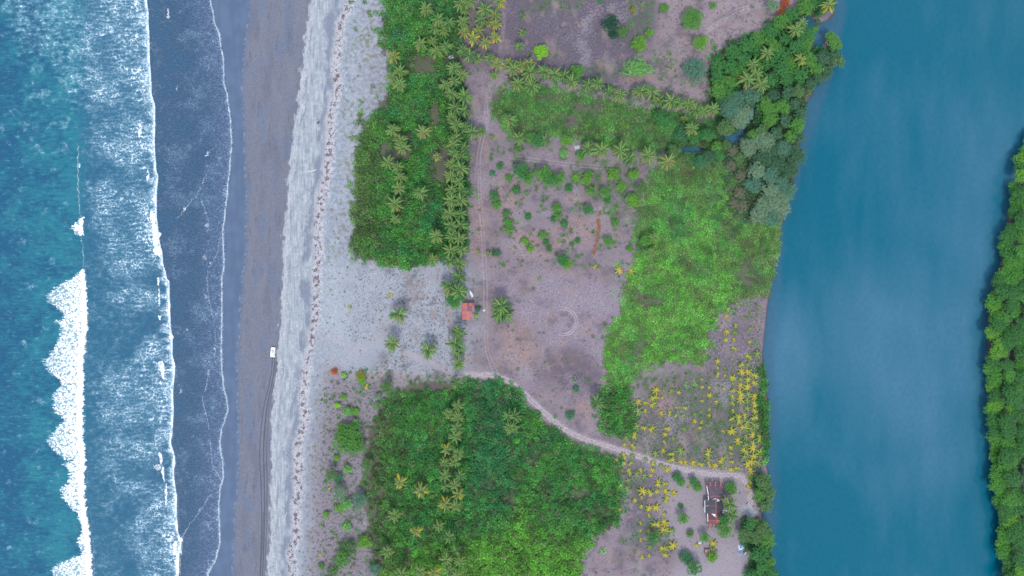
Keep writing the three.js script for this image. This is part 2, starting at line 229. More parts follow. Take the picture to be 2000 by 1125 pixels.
        const dry = DRY(wxp, wyp); to('soil', Math.max(inl, dry * 0.8) * (1 - SPECK(wxp, wyp) * step(940, 880, mx)));
        to('soil2', inl * step(-0.1, 0.6, n2 + n1) * 0.6); to('speck', dry * step(0.05, 0.4, n3 + n2 * 0.6) * 0.6); to('pales', dry * step(0.1, 0.5, -n3) * 0.4);
        const sp = SPECK(wxp, wyp); if (sp > 0) { to('palesand', sp * 0.75); to('dune', sp * step(0, 0.5, n1) * 0.4); to('speck', sp * step(0.1, 0.3, n4 * 0.5 + n3 * 0.6 + n2 * 0.45 + n1 * 0.2) * 0.75 * step(640, 720, mx)); to('soil', sp * step(0.1, 0.6, fbm(mx * 0.02, my * 0.02 + 50, 2) + (mx - 860) * 0.004) * 0.6); }
        const pu = PURPLE(wxp, wyp); to('purple', pu * 0.9); to('soil', pu * step(0.25, 0.6, n3 + n4 * 0.3) * 0.35); to('char', pu * step(0.1, 0.5, -n3) * 0.35);
        const pk = PINK(wxp, wyp); to('pink', pk * 0.85); to('speck', pk * step(0.18, 0.4, n3 * 0.7 + n4 * 0.4 + n1 * 0.4) * 0.65); to('soil2', pk * step(0.1, 0.5, n1) * 0.35);
        const fd = FIELD(wxp, wyp); to('field', fd * 0.85); to('pales', fd * step(0.15, 0.6, n3 + 0.3 * n4) * 0.35); to('soil2', fd * step(0.1, 0.6, n2) * 0.35);
        to('char', CHAR(wxp, wyp) * (0.65 + 0.4 * n2) );
        const pl = PLANTED(wxp, wyp); to('soil2', pl * 0.65); to('grass', pl * step(-0.3, 0.3, n2 + n1 * 1.3 + (my - 740) * 0.003) * 0.6); to('pales', pl * step(0.2, 0.6, n3 + n1 * 0.7) * 0.45); to('speck', pl * step(0.15, 0.5, -n3) * 0.35);
        const lp = LOWPLOT(wxp, wyp); to('purple', lp * 0.7); to('pales', lp * step(0.2, 0.5, n1 + n2 * 0.6) * 0.7);
        for (const b of blobsPeach) { const t = b(wxp, wyp); if (t > 0) to('peach', Math.min(1, t) * step(-0.5, 0.4, n2 + n3 * 0.5) * 0.8); }
        for (const b of blobsGrass) { const t = b(wxp, wyp); if (t > 0) to('grass', Math.min(1, t) * step(-0.5, 0.3, n3 + n2) * 0.72); }
        const ma = fbm(mx * 0.018 + 70, my * 0.018, 3), mb = fbm(mx * 0.05 + 15, my * 0.05 + 44, 3);
        to('peach', inl * step(0.16, 0.5, mb + 0.3 * ma) * 0.5); to('purple', inl * step(0.12, 0.5, -mb + 0.5 * ma) * 0.55); to('pales', inl * step(0.1, 0.55, -ma + 0.3 * n3) * 0.45); to('umber', inl * step(0.08, 0.5, ma + 0.4 * n2) * 0.5); to('beige', inl * step(0.1, 0.5, fbm(mx * 0.03 + 33, my * 0.012 + 5, 3)) * 0.5);
        const fieldOn = step(940, 1000, mx); to('grass', fieldOn * step(0.3, 0.55, n2 * 0.9 + n1 * 0.6) * 0.4); to('speck', inl * step(0.28, 0.5, n4 * 0.5 + n3 * 0.6) * 0.4); to('pales', inl * step(0.3, 0.55, -n4 * 0.5 - n3 * 0.6) * 0.35);
        const ya = YARD(wxp, wyp); to('yard', ya * 0.85); to('pales', ya * step(1040, 1100, my + n2 * 40) * 0.6); to('soil2', ya * step(0.3, 0.6, n3 + n2) * 0.4); to('pad', PAD(mx + n3, my + n4) * 0.8);
        const sa = SANDPATH(wxp, wyp); to('dune', sa * 0.7); to('pales', sa * step(0, 0.5, n2) * 0.3);
        const cv2 = COVER(wxp, wyp); to('under', step(0.2, 0.7, cv2 + 0.3 * n2) * 0.85); to('brown', step(0.3, 0.7, cv2) * step(-0.1, 0.4, n1 + n2 * 0.6) * 0.75);
        to('soil2', GROVE(wxp, wyp) * 0.5); to('under', GROVE(wxp, wyp) * step(0.0, 0.4, n2) * 0.6);
        const rv = RIVER(mx + n3, my + n4); to('mud', step(0.08, 0.4, rv) * 0.9);
      }
      const t0 = tr[o] / 255, t1 = tr[o + 1] / 255, t2 = tr[o + 2] / 255;
      if (t2 > 0) { to('road', t2 * (0.75 + 0.5 * n3)); }
      if (t0 > 0) to('track', t0 * (0.75 + 0.4 * n4));
      if (t1 > 0) to('tyre', t1 * (0.8 + 0.4 * n4));
      const rough = mx > wr ? 1 : mx > wet ? 0.5 : 0.12, gr = 1 + rough * (0.26 * n4 + 0.24 * n3 + 0.2 * n2);
      px[o] = to8(c[0] * gr); px[o + 1] = to8(c[1] * gr); px[o + 2] = to8(c[2] * gr); px[o + 3] = 255;
    }
  }
  const tex = new THREE.DataTexture(px, LN, LN, THREE.RGBAFormat); tex.colorSpace = THREE.SRGBColorSpace; tex.magFilter = THREE.LinearFilter; tex.wrapS = THREE.ClampToEdgeWrapping; tex.wrapT = THREE.MirroredRepeatWrapping; tex.needsUpdate = true;
  const xs = [], ys = []; const span = (a, b, s, out) => { for (let v = a; v < b - 1e-6; v += s) out.push(v); };
  for (const v of [-8000, -4000, -1500]) xs.push(v); span(-300, 330, 30, xs); span(330, 1580, 4, xs); span(1580, 1880, 20, xs); span(1880, 2080, 5, xs); for (const v of [2080, 2300, 3500, 6000, 9000]) xs.push(v);
  for (const v of [-8000, -4000, -1500, -500]) ys.push(v); span(-160, 1280, 4, ys); for (const v of [1280, 1700, 2800, 5000, 9000]) ys.push(v);
  const geo = sheet(xs, ys, groundH, (mx, my) => [(mx - LX0) / (LX1 - LX0), (my - LY0) / (LY1 - LY0)]);
  add(mesh(geo, new THREE.MeshStandardMaterial({ map: tex, roughness: 0.95 })), 'ground', 'sand, bare soil and dirt tracks between sea and river', 'ground', null, 'structure');
}
function sheet(xs, ys, hAt, uvAt) {
  const nx = xs.length, ny = ys.length, p = new Float32Array(nx * ny * 3), uv = new Float32Array(nx * ny * 2), idx = new Uint32Array((nx - 1) * (ny - 1) * 6);
  for (let j = 0, k = 0; j < ny; j++) for (let i = 0; i < nx; i++, k++) { const mx = xs[i], my = ys[j]; p[k * 3] = wx(mx); p[k * 3 + 1] = hAt(mx, my); p[k * 3 + 2] = wz(my); const q = uvAt(mx, my); uv[k * 2] = q[0]; uv[k * 2 + 1] = q[1]; }
  for (let j = 0, o = 0; j < ny - 1; j++) for (let i = 0; i < nx - 1; i++) { const a = j * nx + i, b = a + 1, c = a + nx, d = c + 1; idx[o++] = a; idx[o++] = c; idx[o++] = b; idx[o++] = b; idx[o++] = c; idx[o++] = d; }
  const g = new THREE.BufferGeometry(); g.setAttribute('position', new THREE.BufferAttribute(p, 3)); g.setAttribute('uv', new THREE.BufferAttribute(uv, 2)); g.setIndex(new THREE.BufferAttribute(idx, 1)); g.computeVertexNormals(); return g;
}

// ------------------------------------------------------------------ sea: wave heights, water colour and foam
const breakerAt = (my) => Math.max(step(520, 540, my), blob(0, 442, 1, 16)(0, my));
function seaH(mx, my) {
  const calm = clamp((SWASH(my) - mx) / 45) ;
  let h = 0.10 * fbm(mx * 0.06, my * 0.03, 3) + 0.05 * noise(mx * 0.35, my * 0.2);
  if (mx < 300) h += 0.22 * noise(mx * 0.03, my * 0.008) * step(300, 150, mx) ;
  const d1 = FRONT1(my) + 1.2 * noise(1, my * 0.25) - mx, b = 0.35 + 0.65 * breakerAt(my);
  if (my > 250 && d1 > -6) h += b * 1.0 * step(250, 420, my) * step(-5, 2, d1) * Math.exp(-Math.max(0, d1) / 26) * (1 + 0.12 * noise(mx * 0.4, my * 0.4));
  const d2 = FRONT2(my) - mx;
  if (d2 > -5) h += 0.42 * step(-3.5, 1.5, d2) * Math.exp(-Math.max(0, d2) / 34);
  if (my > 230) { const d3 = CREST(my) - mx; h += 0.22 * Math.exp(-d3 * d3 / 18); }
  h += 0.14 * noise(mx * 0.05 + my * 0.035, my * 0.045 - mx * 0.012) * step(180, 250, mx) * step(345, 300, mx);
  return 0.02 + h * calm;
}
{
  const W = 1024, H = 2048, X0 = -20, X1 = 470, Y0 = -40, Y1 = 1165;
  const cv = document.createElement('canvas'); cv.width = W; cv.height = H; const g = cv.getContext('2d');
  g.fillStyle = '#000'; g.fillRect(0, 0, W, H); g.strokeStyle = g.fillStyle = '#fff'; g.lineCap = g.lineJoin = 'round';
  const sx = W / (X1 - X0), sy = H / (Y1 - Y0); g.setTransform(sx, 0, 0, sy, -X0 * sx, -Y0 * sy);
  const line = (w, a, pts) => { g.globalAlpha = a; g.lineWidth = w; g.beginPath(); g.moveTo(...pts[0]); for (let i = 1; i < pts.length - 1; i++) g.quadraticCurveTo(...pts[i], (pts[i][0] + pts[i + 1][0]) / 2, (pts[i][1] + pts[i + 1][1]) / 2); g.lineTo(...pts[pts.length - 1]); g.stroke(); };
  const spot = (x, y, rx, ry, a = 1, rot = 0) => { g.globalAlpha = a; g.beginPath(); g.ellipse(x, y, rx, ry, rot, 0, 7); g.fill(); };
  line(1, 0.5, [[406, 331], [400, 350], [393, 365], [384, 384], [374, 392], [360, 412], [346, 428]]); spot(361, 408, 2, 5, 0.9, 0.6); spot(405, 302, 2.2, 5.5, 0.8, 0.4); line(0.8, 0.4, [[430, 281], [416, 288], [408, 300]]);
  line(0.9, 0.45, [[394, 394], [400, 404], [404, 420], [408, 436], [407, 452]]); spot(402, 416, 2.4, 3, 0.5); spot(404, 441, 3, 4, 0.4);
  line(0.9, 0.5, [[430, 456], [427, 490], [418, 510], [405, 525], [406, 550], [405, 570], [410, 590], [415, 614]]); spot(400, 503, 4, 4, 0.35); spot(402, 580, 3.4, 4.4, 0.45);
  line(0.9, 0.45, [[418, 636], [422, 660], [421, 690], [417, 704], [425, 712], [433, 722]]); line(0.9, 0.5, [[409, 722], [406, 750], [400, 765]]);
  line(0.9, 0.5, [[395, 774], [400, 800], [406, 822], [408, 838]]); line(0.9, 0.5, [[411, 858], [413, 880], [414, 912], [424, 922], [433, 940]]);
  line(1, 0.5, [[413, 965], [395, 992], [382, 1010], [368, 1030], [355, 1050]]); line(1, 0.55, [[428, 1075], [418, 1095], [402, 1125]]);
  spot(328, 25, 1.6, 8, 0.9, 0.1); spot(329, 33, 2, 3.5, 0.8); spot(346, 172, 1, 7, 0.5); spot(365, 644, 1.4, 4, 0.9, -0.4); spot(354, 764, 0.8, 3, 0.5);
  spot(275, 256, 2.6, 12, 1, 0.05); spot(290, 345, 1.3, 12, 0.9, 0.1); spot(302, 388, 4, 5, 0.8); spot(299, 425, 5, 14, 0.85, -0.15); spot(304, 462, 4.5, 32, 1, -0.08); spot(309, 492, 8, 9, 0.9, -0.3); spot(312, 458, 2.4, 5, 0.9);
  spot(310, 550, 2.2, 8, 1); spot(312, 580, 1.3, 18, 0.9); spot(313, 620, 2, 6, 0.9); spot(331, 600, 2, 10, 0.8); spot(330, 612, 2.6, 5, 0.9); spot(336, 658, 3, 6, 0.8); spot(319, 722, 3.4, 18, 1, -0.05); spot(314, 715, 5, 9, 0.6); spot(340, 716, 2, 9, 0.6);
  spot(315, 895, 3, 12, 0.95, -0.1); spot(320, 925, 2.2, 16, 0.9, -0.1); spot(308, 912, 8, 6, 0.5); spot(326, 965, 2, 22, 0.9); spot(341, 900, 2, 10, 0.7); spot(344, 975, 2.4, 10, 0.7); spot(343, 1070, 3.4, 16, 0.9, 0.05); spot(347, 1105, 3, 18, 0.9); spot(355, 1056, 2, 5, 0.6); spot(346, 1030, 2, 8, 0.8); spot(353, 1075, 1.4, 10, 0.5, -0.3);
  spot(155, 322, 1.4, 5, 0.8); line(1.4, 0.35, [[153, 285], [152, 340], [154, 380], [157, 420]]); line(1, 0.35, [[160, 465], [165, 490], [163, 520]]);
  const marks = g.getImageData(0, 0, W, H).data;
  const C = {}; for (const [k, v] of Object.entries({ deep: '#1a6590', teal: '#2c8aa4', mid: '#2f6f96', mid2: '#38678e', shal: '#406286', shal2: '#4e6d92', film: '#616f9a', pale: '#86bdd2' })) C[k] = soil(v);
  C.foam = [0.66, 0.67, 0.68]; C.lace = [0.25, 0.35, 0.43];
  const px = new Uint8Array(W * H * 4), c = [0, 0, 0];
  const to = (k, t) => { if (t <= 0) return; if (t > 1) t = 1; const q = C[k]; c[0] += (q[0] - c[0]) * t; c[1] += (q[1] - c[1]) * t; c[2] += (q[2] - c[2]) * t; };
  const topFoam = area([[[60, -60], [285, -60], [292, 100], [300, 215], [280, 222], [240, 212], [160, 215], [130, 190], [110, 120], [60, 100], [30, 60], [10, -60]], [[295, 225], [270, 235], [200, 232], [175, 250], [185, 285], [230, 330], [270, 360], [300, 352], [302, 280]], [[165, 350], [210, 350], [290, 380], [318, 510], [280, 540], [220, 545], [190, 430]], [[300, 555], [240, 560], [180, 570], [250, 610], [325, 590]], [[335, 650], [300, 655], [230, 710], [260, 740], [330, 670]], [[315, 690], [200, 720], [185, 800], [220, 840], [336, 830], [340, 720]], [[335, 840], [200, 860], [215, 910], [300, 900]], [[300, 975], [270, 1000], [245, 1030], [270, 1050], [250, 1075], [280, 1090], [270, 1130], [280, 1180], [350, 1180], [345, 1000]], [[200, 910], [320, 940], [330, 975], [230, 960]]], 5);
  for (let j = 0; j < H; j++) {
    const my = Y0 + (j + 0.5) / H * (Y1 - Y0), f1 = FRONT1(my), f2 = FRONT2(my), sw = SWASH(my), br = breakerAt(my);
    for (let i = 0; i < W; i++) {
      const mx = X0 + (i + 0.5) / W * (X1 - X0), o = (j * W + i) * 4;
      const n1 = fbm(mx * 0.022, my * 0.022, 3), n2 = fbm(mx * 0.09 + 20, my * 0.11, 3), n3 = noise(mx * 0.35, my * 0.6), ns = fbm(mx * 0.05, my * 0.2 + 60, 3);
      c[0] = C.deep[0]; c[1] = C.deep[1]; c[2] = C.deep[2];
      to('teal', clamp(0.5 + n1 * 0.9 + n2 * 0.5 + ns * 0.7 + n3 * 0.18 + (mx - 80) * 0.004));
      const m2 = step(-14, 22, mx - 158 + n2 * 26 + n1 * 14 - (1 - step(260, 420, my)) * 0); to('mid', m2 * 0.9); to('mid2', m2 * step(-0.2, 0.5, ns + (mx - 250) * 0.004) * 0.8);
      const s2 = step(-1.5, 1.5, mx - f2 - noise(5, my * 0.3)); to('shal', s2); to('shal2', s2 * step(-0.3, 0.6, ns * 0.8 + n1 + (mx - 400) * 0.004)); to('mid2', s2 * step(0.1, 0.6, -n1 - (mx - 360) * 0.006) * 0.7);
      // foam web: cells stretched across the shore
      const qx = mx + n2 * 8 + n3 * 0.5, qy = my + fbm(mx * 0.1 + 7, my * 0.1 + 3, 2) * 8;
      const w1 = worley(qx * 0.105, qy * 0.155), l1 = step(0.2, 0.0, w1), w2 = worley(qx * 0.2 + 50, qy * 0.3), l2 = step(0.22, 0.0, w2);
      const web = Math.max(l1, l2 * 0.62);
      let am = 0, lace = 0;
      if (mx < f2 + 1) {
        const tf = topFoam(mx + n2 * 16, my + n1 * 14);
        am = clamp(tf * 0.66 + 0.2 * m2 + n2 * 0.55 + n1 * 0.25) * m2 + clamp(tf * (0.6 + n2 * 1.3)) * (1 - m2);
        am *= mix(1, step(-0.35, 0.25, ns + n1 * 0.8), 0.65); am *= 1 + 0.5 * step(60, 5, f2 - mx) * tf; am = Math.pow(am, 1.25);
        lace = am * web; to('pale', am * (0.26 + 0.2 * ns));
        // loose wisps out at sea
        const wf = step(0.18, 0.62, fbm(mx * 0.035 + 31, my * 0.035, 4) + 0.35 * n2 + (my < 300 ? 0.12 : -0.06) - Math.abs(mx - 75) * 0.0012) * (1 - m2);
        to('pale', wf * (0.25 + 0.55 * l2 + 0.2 * n3) * 0.8); lace = Math.max(lace, wf * l1 * 0.55);
        to('pale', (1 - m2) * step(0.32, 0.62, noise(mx * 0.09, my * 0.42 + 4) * 0.7 + n2 * 0.5) * 0.3);
      } else {
        const near = step(60, 6, sw - mx), pt = step(0.0, 0.5, n1 + n2 * 0.6);
        lace = Math.max(l2, l1 * 0.7) * clamp(0.12 + 0.55 * near * (0.5 + n2) + 0.42 * pt) * (0.6 + 0.9 * n3) * 0.8;
        to('film', near * 0.4);
      }
      to('lace', clamp(lace * 0.9)); to('foam', clamp(lace * 1.5 - 0.85));
      // edge of the inner bore
      const d2 = f2 - mx + noise(2, my * 0.5) * 0.8, gate = step(-0.5, 0.2, noise(6, my * 0.06) + 0.5 * noise(9, my * 0.21));
      if (d2 > -1 && d2 < 14) { to('foam', step(-1, 0, d2) * step(1.8 + 3.4 * gate, 0.4, d2) * (0.35 + 0.6 * gate)); }
      if (d2 > -0.5 && d2 < 34) { const reach = 8 + 26 * step(-0.3, 0.5, noise(16, my * 0.035) + 0.4 * noise(19, my * 0.12)), q = step(reach, 1, d2); to('pale', q * 0.3); to('lace', q * clamp(0.25 + web * 0.9 + n3 * 0.4)); to('foam', q * q * clamp(web * 1.1 + n3 * 0.5 - 0.25) * 0.9); }
      // white water of the outer breaker
      if (my > 400 && mx > 60 && mx < 200) {
        const bk = BREAKER(mx + n3 * 3 + n2 * 5 + noise(mx * 0.07, my * 0.45) * 7 * step(6, 24, f1 - mx), my + noise(mx * 0.3, my * 0.3 + 8) * 3);
        if (bk > 0.02) { const holes = step(0.34, 0.62, wF1 + 0.22 * n2 + 0.15 * n3 + 0.0042 * (f1 - mx - 24)), s = step(0.25, 0.6, bk); to('pale', s * 0.4); to('foam', s * (1 - 0.85 * holes * step(4, 14, f1 - mx)) * (0.9 + 0.2 * n3)); }
      }
      const ui = clamp(Math.round((mx + n3 * 1.6 + n2 * 3.5 - X0) / (X1 - X0) * W), 0, W - 1), vi = clamp(Math.round((my + noise(mx * 0.3 + 4, my * 0.2) * 3 + n2 * 3 - Y0) / (Y1 - Y0) * H), 0, H - 1);
      const mk = marks[(vi * W + ui) * 4] / 255; if (mk > 0.02) to('foam', clamp(mk * (0.55 + 0.6 * web + 0.7 * n3 + 0.3 * n2) * (mx > f2 + 6 ? 0.6 : 1)));
      // swash line
      const ds = sw - mx + 0.9 * noise(12, my * 0.3); if (ds > -2 && ds < 9) { to('lace', step(9, 1, ds) * l2 * 0.5); to('foam', step(1.9, 0.5, Math.abs(ds - 0.8)) * (0.26 + 0.3 * noise(7, my * 0.1))); }
      const gr = 1 + (mx > f2 ? 0.2 : 0.13) * noise(mx * 0.16, my * 0.5) + 0.12 * n3;
      px[o] = to8(c[0] * gr); px[o + 1] = to8(c[1] * gr); px[o + 2] = to8(c[2] * gr); px[o + 3] = 255;
    }
  }
  const tex = new THREE.DataTexture(px, W, H, THREE.RGBAFormat); tex.colorSpace = THREE.SRGBColorSpace; tex.magFilter = THREE.LinearFilter; tex.wrapS = THREE.MirroredRepeatWrapping; tex.wrapT = THREE.MirroredRepeatWrapping; tex.needsUpdate = true;
  const xs = [], ys = []; const span = (a, b, s, out) => { for (let v = a; v < b - 1e-6; v += s) out.push(v); };
  for (const v of [-8000, -4000, -1500, -500]) xs.push(v); span(-200, -20, 12, xs); span(-20, 470, 2, xs); xs.push(470);
  for (const v of [-8000, -4000, -1500, -500, -300]) ys.push(v); span(-160, -40, 10, ys); span(-40, 1165, 2.2, ys); span(1165, 1285, 10, ys); for (const v of [1285, 1700, 2800, 5000, 9000]) ys.push(v);
  const geo = sheet(xs, ys, seaH, (mx, my) => [(mx - X0) / (X1 - X0), (my - Y0) / (Y1 - Y0)]);
  add(mesh(geo, new THREE.MeshPhysicalMaterial({ map: tex, roughness: 0.28, ior: 1.33, specularIntensity: 0.8 })), 'sea', 'blue surf with white breakers running up a dark beach', 'sea', null, 'structure');
}

// ------------------------------------------------------------------ river
{
  const W = 512, H = 1024, X0 = 1300, X1 = 2100, Y0 = -60, Y1 = 1200, px = new Uint8Array(W * H * 4);
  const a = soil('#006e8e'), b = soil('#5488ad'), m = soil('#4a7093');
  const sheenA = blob(1745, 680, 110, 140), sheenB = blob(1540, 700, 48, 110), sheenGap = blob(1600, 980, 60, 60);  // soft pale cloud reflections painted into the water colour, and a darker gap
  for (let j = 0; j < H; j++) for (let i = 0; i < W; i++) {
    const mx = X0 + (i + 0.5) / W * (X1 - X0), my = Y0 + (j + 0.5) / H * (Y1 - Y0), o = (j * W + i) * 4;
    const lb = mx - mix(1640, 1500, step(-50, 600, my)), n = fbm(mx * 0.006 + 4, my * 0.003, 3), f = fbm(mx * 0.03, my * 0.008 + 9, 3), g = noise(mx * 0.5, my * 0.4);
    const siltSheen = clamp(0.16 + 0.4 * n + 0.2 * f + 0.0007 * (lb - 150) - 0.2 * step(350, 0, my) + 0.5 * sheenA(mx, my) + 0.6 * sheenB(mx, my) - 0.3 * sheenGap(mx, my) - 0.22 * step(900, 1060, my));  // random silt streaks, plus painted sky sheen, paler eastward and in patches
    const e = step(26, 4, lb + f * 20) * 0.6, gr = 1 + 0.07 * g + 0.07 * noise(mx * 0.16, my * 0.11);
    for (let k = 0; k < 3; k++) px[o + k] = to8(mix(mix(a[k], b[k], siltSheen), m[k], e) * gr);
    px[o + 3] = 255;
  }
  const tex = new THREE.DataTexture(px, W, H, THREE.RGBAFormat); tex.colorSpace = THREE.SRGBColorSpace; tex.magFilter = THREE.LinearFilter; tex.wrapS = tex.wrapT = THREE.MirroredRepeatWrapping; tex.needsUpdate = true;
  const N = 512, bp = new Uint8Array(N * N * 4);                                            // ripples, 24 m to the tile
  for (let j = 0; j < N; j++) for (let i = 0; i < N; i++) { const u = i / N * 256, v = j / N * 256; const h = 128 + 60 * noise(u * 0.25, v * 0.25) + 40 * noise(u * 0.5 + 0, v) + 20 * noise(u, v * 1); const o = (j * N + i) * 4; bp[o] = bp[o + 1] = bp[o + 2] = clamp(h, 0, 255); bp[o + 3] = 255; }
  const bump = new THREE.DataTexture(bp, N, N, THREE.RGBAFormat); bump.magFilter = THREE.LinearFilter; bump.wrapS = bump.wrapT = THREE.RepeatWrapping; bump.repeat.set(9, 14); bump.needsUpdate = true;
  const xs = [1290, 1400, 1500, 1600, 1700, 1800, 1900, 2000, 2180], ys = [-8000, -3000, -600, -60, 200, 500, 800, 1200, 2500, 9000];
  const geo = sheet(xs, ys, () => -0.12, (mx, my) => [(mx - X0) / (X1 - X0), (my - Y0) / (Y1 - Y0)]);
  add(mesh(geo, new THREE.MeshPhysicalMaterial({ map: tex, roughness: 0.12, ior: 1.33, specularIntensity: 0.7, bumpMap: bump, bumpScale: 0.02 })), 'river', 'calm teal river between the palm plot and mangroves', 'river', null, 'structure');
}
// ------------------------------------------------------------------ foliage shapes
// A leaf is a pointed quad; crowns, shrubs and scrub are many of them, turned mostly outwards and up.
function leafCloud(seed, list, colours, jitter = 0.22) {      // list of { p, n, s (length), w (width) }
  const r = rng(seed), N = list.length, pos = new Float32Array(N * 12), col = new Float32Array(N * 12), idx = new Uint32Array(N * 6);
  const n = new THREE.Vector3(), a = new THREE.Vector3(), b = new THREE.Vector3();
  list.forEach((L, i) => {
    n.set(...L.n).normalize(); a.set(r() - 0.5, (r() - 0.5) * 0.4, r() - 0.5).cross(n).normalize(); b.crossVectors(n, a);
    const s = L.s / 2, w = L.w / 2, d = 0.18 * L.s, c = colours[Math.floor(r() * colours.length)], k = (1 - jitter + 2 * jitter * r()) * (L.k ?? 1);
    [[a, -s, 0, -d * 0.3], [b, w, 0.1, d * 0.25], [a, s, 0, -d], [b, -w, 0.1, d * 0.25]].forEach(([v, m, f, q], j) => {
      const o = i * 12 + j * 3;
      for (let x = 0; x < 3; x++) { pos[o + x] = L.p[x] + v.getComponent(x) * m + a.getComponent(x) * f * s + n.getComponent(x) * q; col[o + x] = c[x] * k; }
    });
    idx.set([0, 1, 3, 1, 2, 3].map((t) => t + i * 4), i * 6);
  });
  const g = new THREE.BufferGeometry(); g.setAttribute('position', new THREE.BufferAttribute(pos, 3)); g.setAttribute('color', new THREE.BufferAttribute(col, 3)); g.setIndex(new THREE.BufferAttribute(idx, 1)); g.computeVertexNormals();
  return g;
}
const unit = (r) => { const z = r() * 2 - 1, a = r() * 6.2832, s = Math.sqrt(1 - z * z); return [s * Math.cos(a), z, s * Math.sin(a)]; };
// crown of radius 1 and height about 1, centred over the origin: lobes carrying leaf tufts
function crownLeaves(seed, R, o = {}) {
  const r = rng(seed), { lobes = 11, flat = 0.62, leaf = 0.42, wide = 0.6, cover = 2.4, loose = 0.12, tuft = 0.75, base = 0.35 } = o, list = [], L = [];
  for (let i = 0; i < lobes; i++) {
    const a = i * 2.4 + r() * 0.7, q = Math.sqrt((i + 0.35) / lobes) * 0.68 * R, lr = R * (0.30 + 0.20 * r());
    L.push([Math.cos(a) * q, R * flat * (base + 0.62 * Math.sqrt(Math.max(0, 1 - (q / R) ** 2))) + (r() - 0.5) * R * 0.22, Math.sin(a) * q, lr]);
  }
  for (const [x, y, z, lr] of L) {
    const tufts = Math.max(4, Math.round(cover * 3.2 * lr * lr / (tuft * tuft)));
    for (let t = 0; t < tufts; t++) {
      const d = unit(r); if (d[1] < -0.25) d[1] = -d[1] * r(); const k = lr * (1 - loose + 2 * loose * r()), c = [x + d[0] * k, y + d[1] * k * 0.75, z + d[2] * k];
      const m = 5 + Math.floor(r() * 4), kk = 0.85 + 0.3 * r();
      for (let i = 0; i < m; i++) { const e = unit(r); list.push({ p: [c[0] + e[0] * tuft * 0.42, c[1] + e[1] * tuft * 0.3, c[2] + e[2] * tuft * 0.42], n: [d[0] * 0.7 + e[0] * 0.6, 0.75 + d[1] * 0.5 + e[1] * 0.4, d[2] * 0.7 + e[2] * 0.6], s: leaf * (0.7 + 0.6 * r()), w: leaf * wide * (0.7 + 0.6 * r()), k: kk }); }
    }
  }
  return { list, L };
}
function woodTube(a, b, ra, rb, sides = 5) {
  const A = new THREE.Vector3(...a), B = new THREE.Vector3(...b), d = B.clone().sub(A), g = new THREE.CylinderGeometry(rb, ra, d.length(), sides, 1);
  g.applyQuaternion(new THREE.Quaternion().setFromUnitVectors(new THREE.Vector3(0, 1, 0), d.clone().normalize())); g.translate(...A.add(B).multiplyScalar(0.5).toArray()); return g;
}
const leafMat = (c, tr = 0.3) => new THREE.MeshPhysicalMaterial({ color: new THREE.Color(...c), vertexColors: true, roughness: 0.75, transmission: tr, side: THREE.DoubleSide, specularIntensity: 0.5 });
const barkMat = new THREE.MeshStandardMaterial({ color: new THREE.Color(0.12, 0.095, 0.08), roughness: 0.95 });
const greyBark = new THREE.MeshStandardMaterial({ color: new THREE.Color(0.22, 0.2, 0.195), roughness: 0.95 });
const TONE = [[1, 1, 1], [0.82, 0.94, 0.8], [1.15, 1.05, 0.9], [0.72, 0.9, 0.95], [1.25, 1.12, 0.8]];

// ------------------------------------------------------------------ scrub, meadow and tufts: mats of leaves nobody could count
function patchGeo(seed, R, n, leaf, wide, hgt, upright) {
  const r = rng(seed), list = [], lumps = Array.from({ length: 15 }, (_, i) => { const a = i * 2.4 + r(), q = Math.sqrt((i + 0.3) / 15) * R; return [Math.cos(a) * q, hgt * (0.15 + 0.8 * r()), Math.sin(a) * q, R * (0.13 + 0.12 * r())]; });
  const lk = lumps.map(() => 0.5 + 0.95 * r());
  for (let i = 0; i < n; i++) {
    const [x, y, z, lr] = lumps[i % 15], d = unit(r); d[1] = Math.abs(d[1]) - 0.12;
    const p = [x + d[0] * lr, y + d[1] * lr * 0.9, z + d[2] * lr];
    list.push({ k: lk[i % 15], p, n: [d[0] * (0.8 - upright) + (r() - 0.5) * (0.6 + upright * 2.4), 0.35 + d[1] - upright * 0.3, d[2] * (0.8 - upright) + (r() - 0.5) * (0.6 + upright * 2.4)], s: leaf * (0.65 + 0.7 * r()), w: leaf * wide * (0.7 + 0.6 * r()) });
  }
  return leafCloud(seed + 5, list, TONE, 0.28);
}
const SCRUB = [patchGeo(11, 1.4, 225, 0.36, 0.6, 1.5, 0), patchGeo(23, 1.4, 225, 0.33, 0.62, 1.3, 0), patchGeo(37, 1.35, 225, 0.31, 0.6, 1.1, 0), patchGeo(44, 1.4, 180, 0.38, 0.55, 1.6, 0)];
const GRASS = [patchGeo(51, 1.4, 240, 0.46, 0.26, 0.7, 0.5), patchGeo(63, 1.4, 240, 0.42, 0.28, 0.6, 0.45)];
const FINE = [patchGeo(151, 1.45, 330, 0.33, 0.24, 0.34, 0.35), patchGeo(163, 1.45, 330, 0.3, 0.3, 0.3, 0.25)];
const TUFT = [patchGeo(71, 0.5, 26, 0.34, 0.34, 0.22, 0.4), patchGeo(83, 0.42, 22, 0.3, 0.36, 0.18, 0.4)];
const scrubMat = leafMat([1, 1, 1], 0.25);
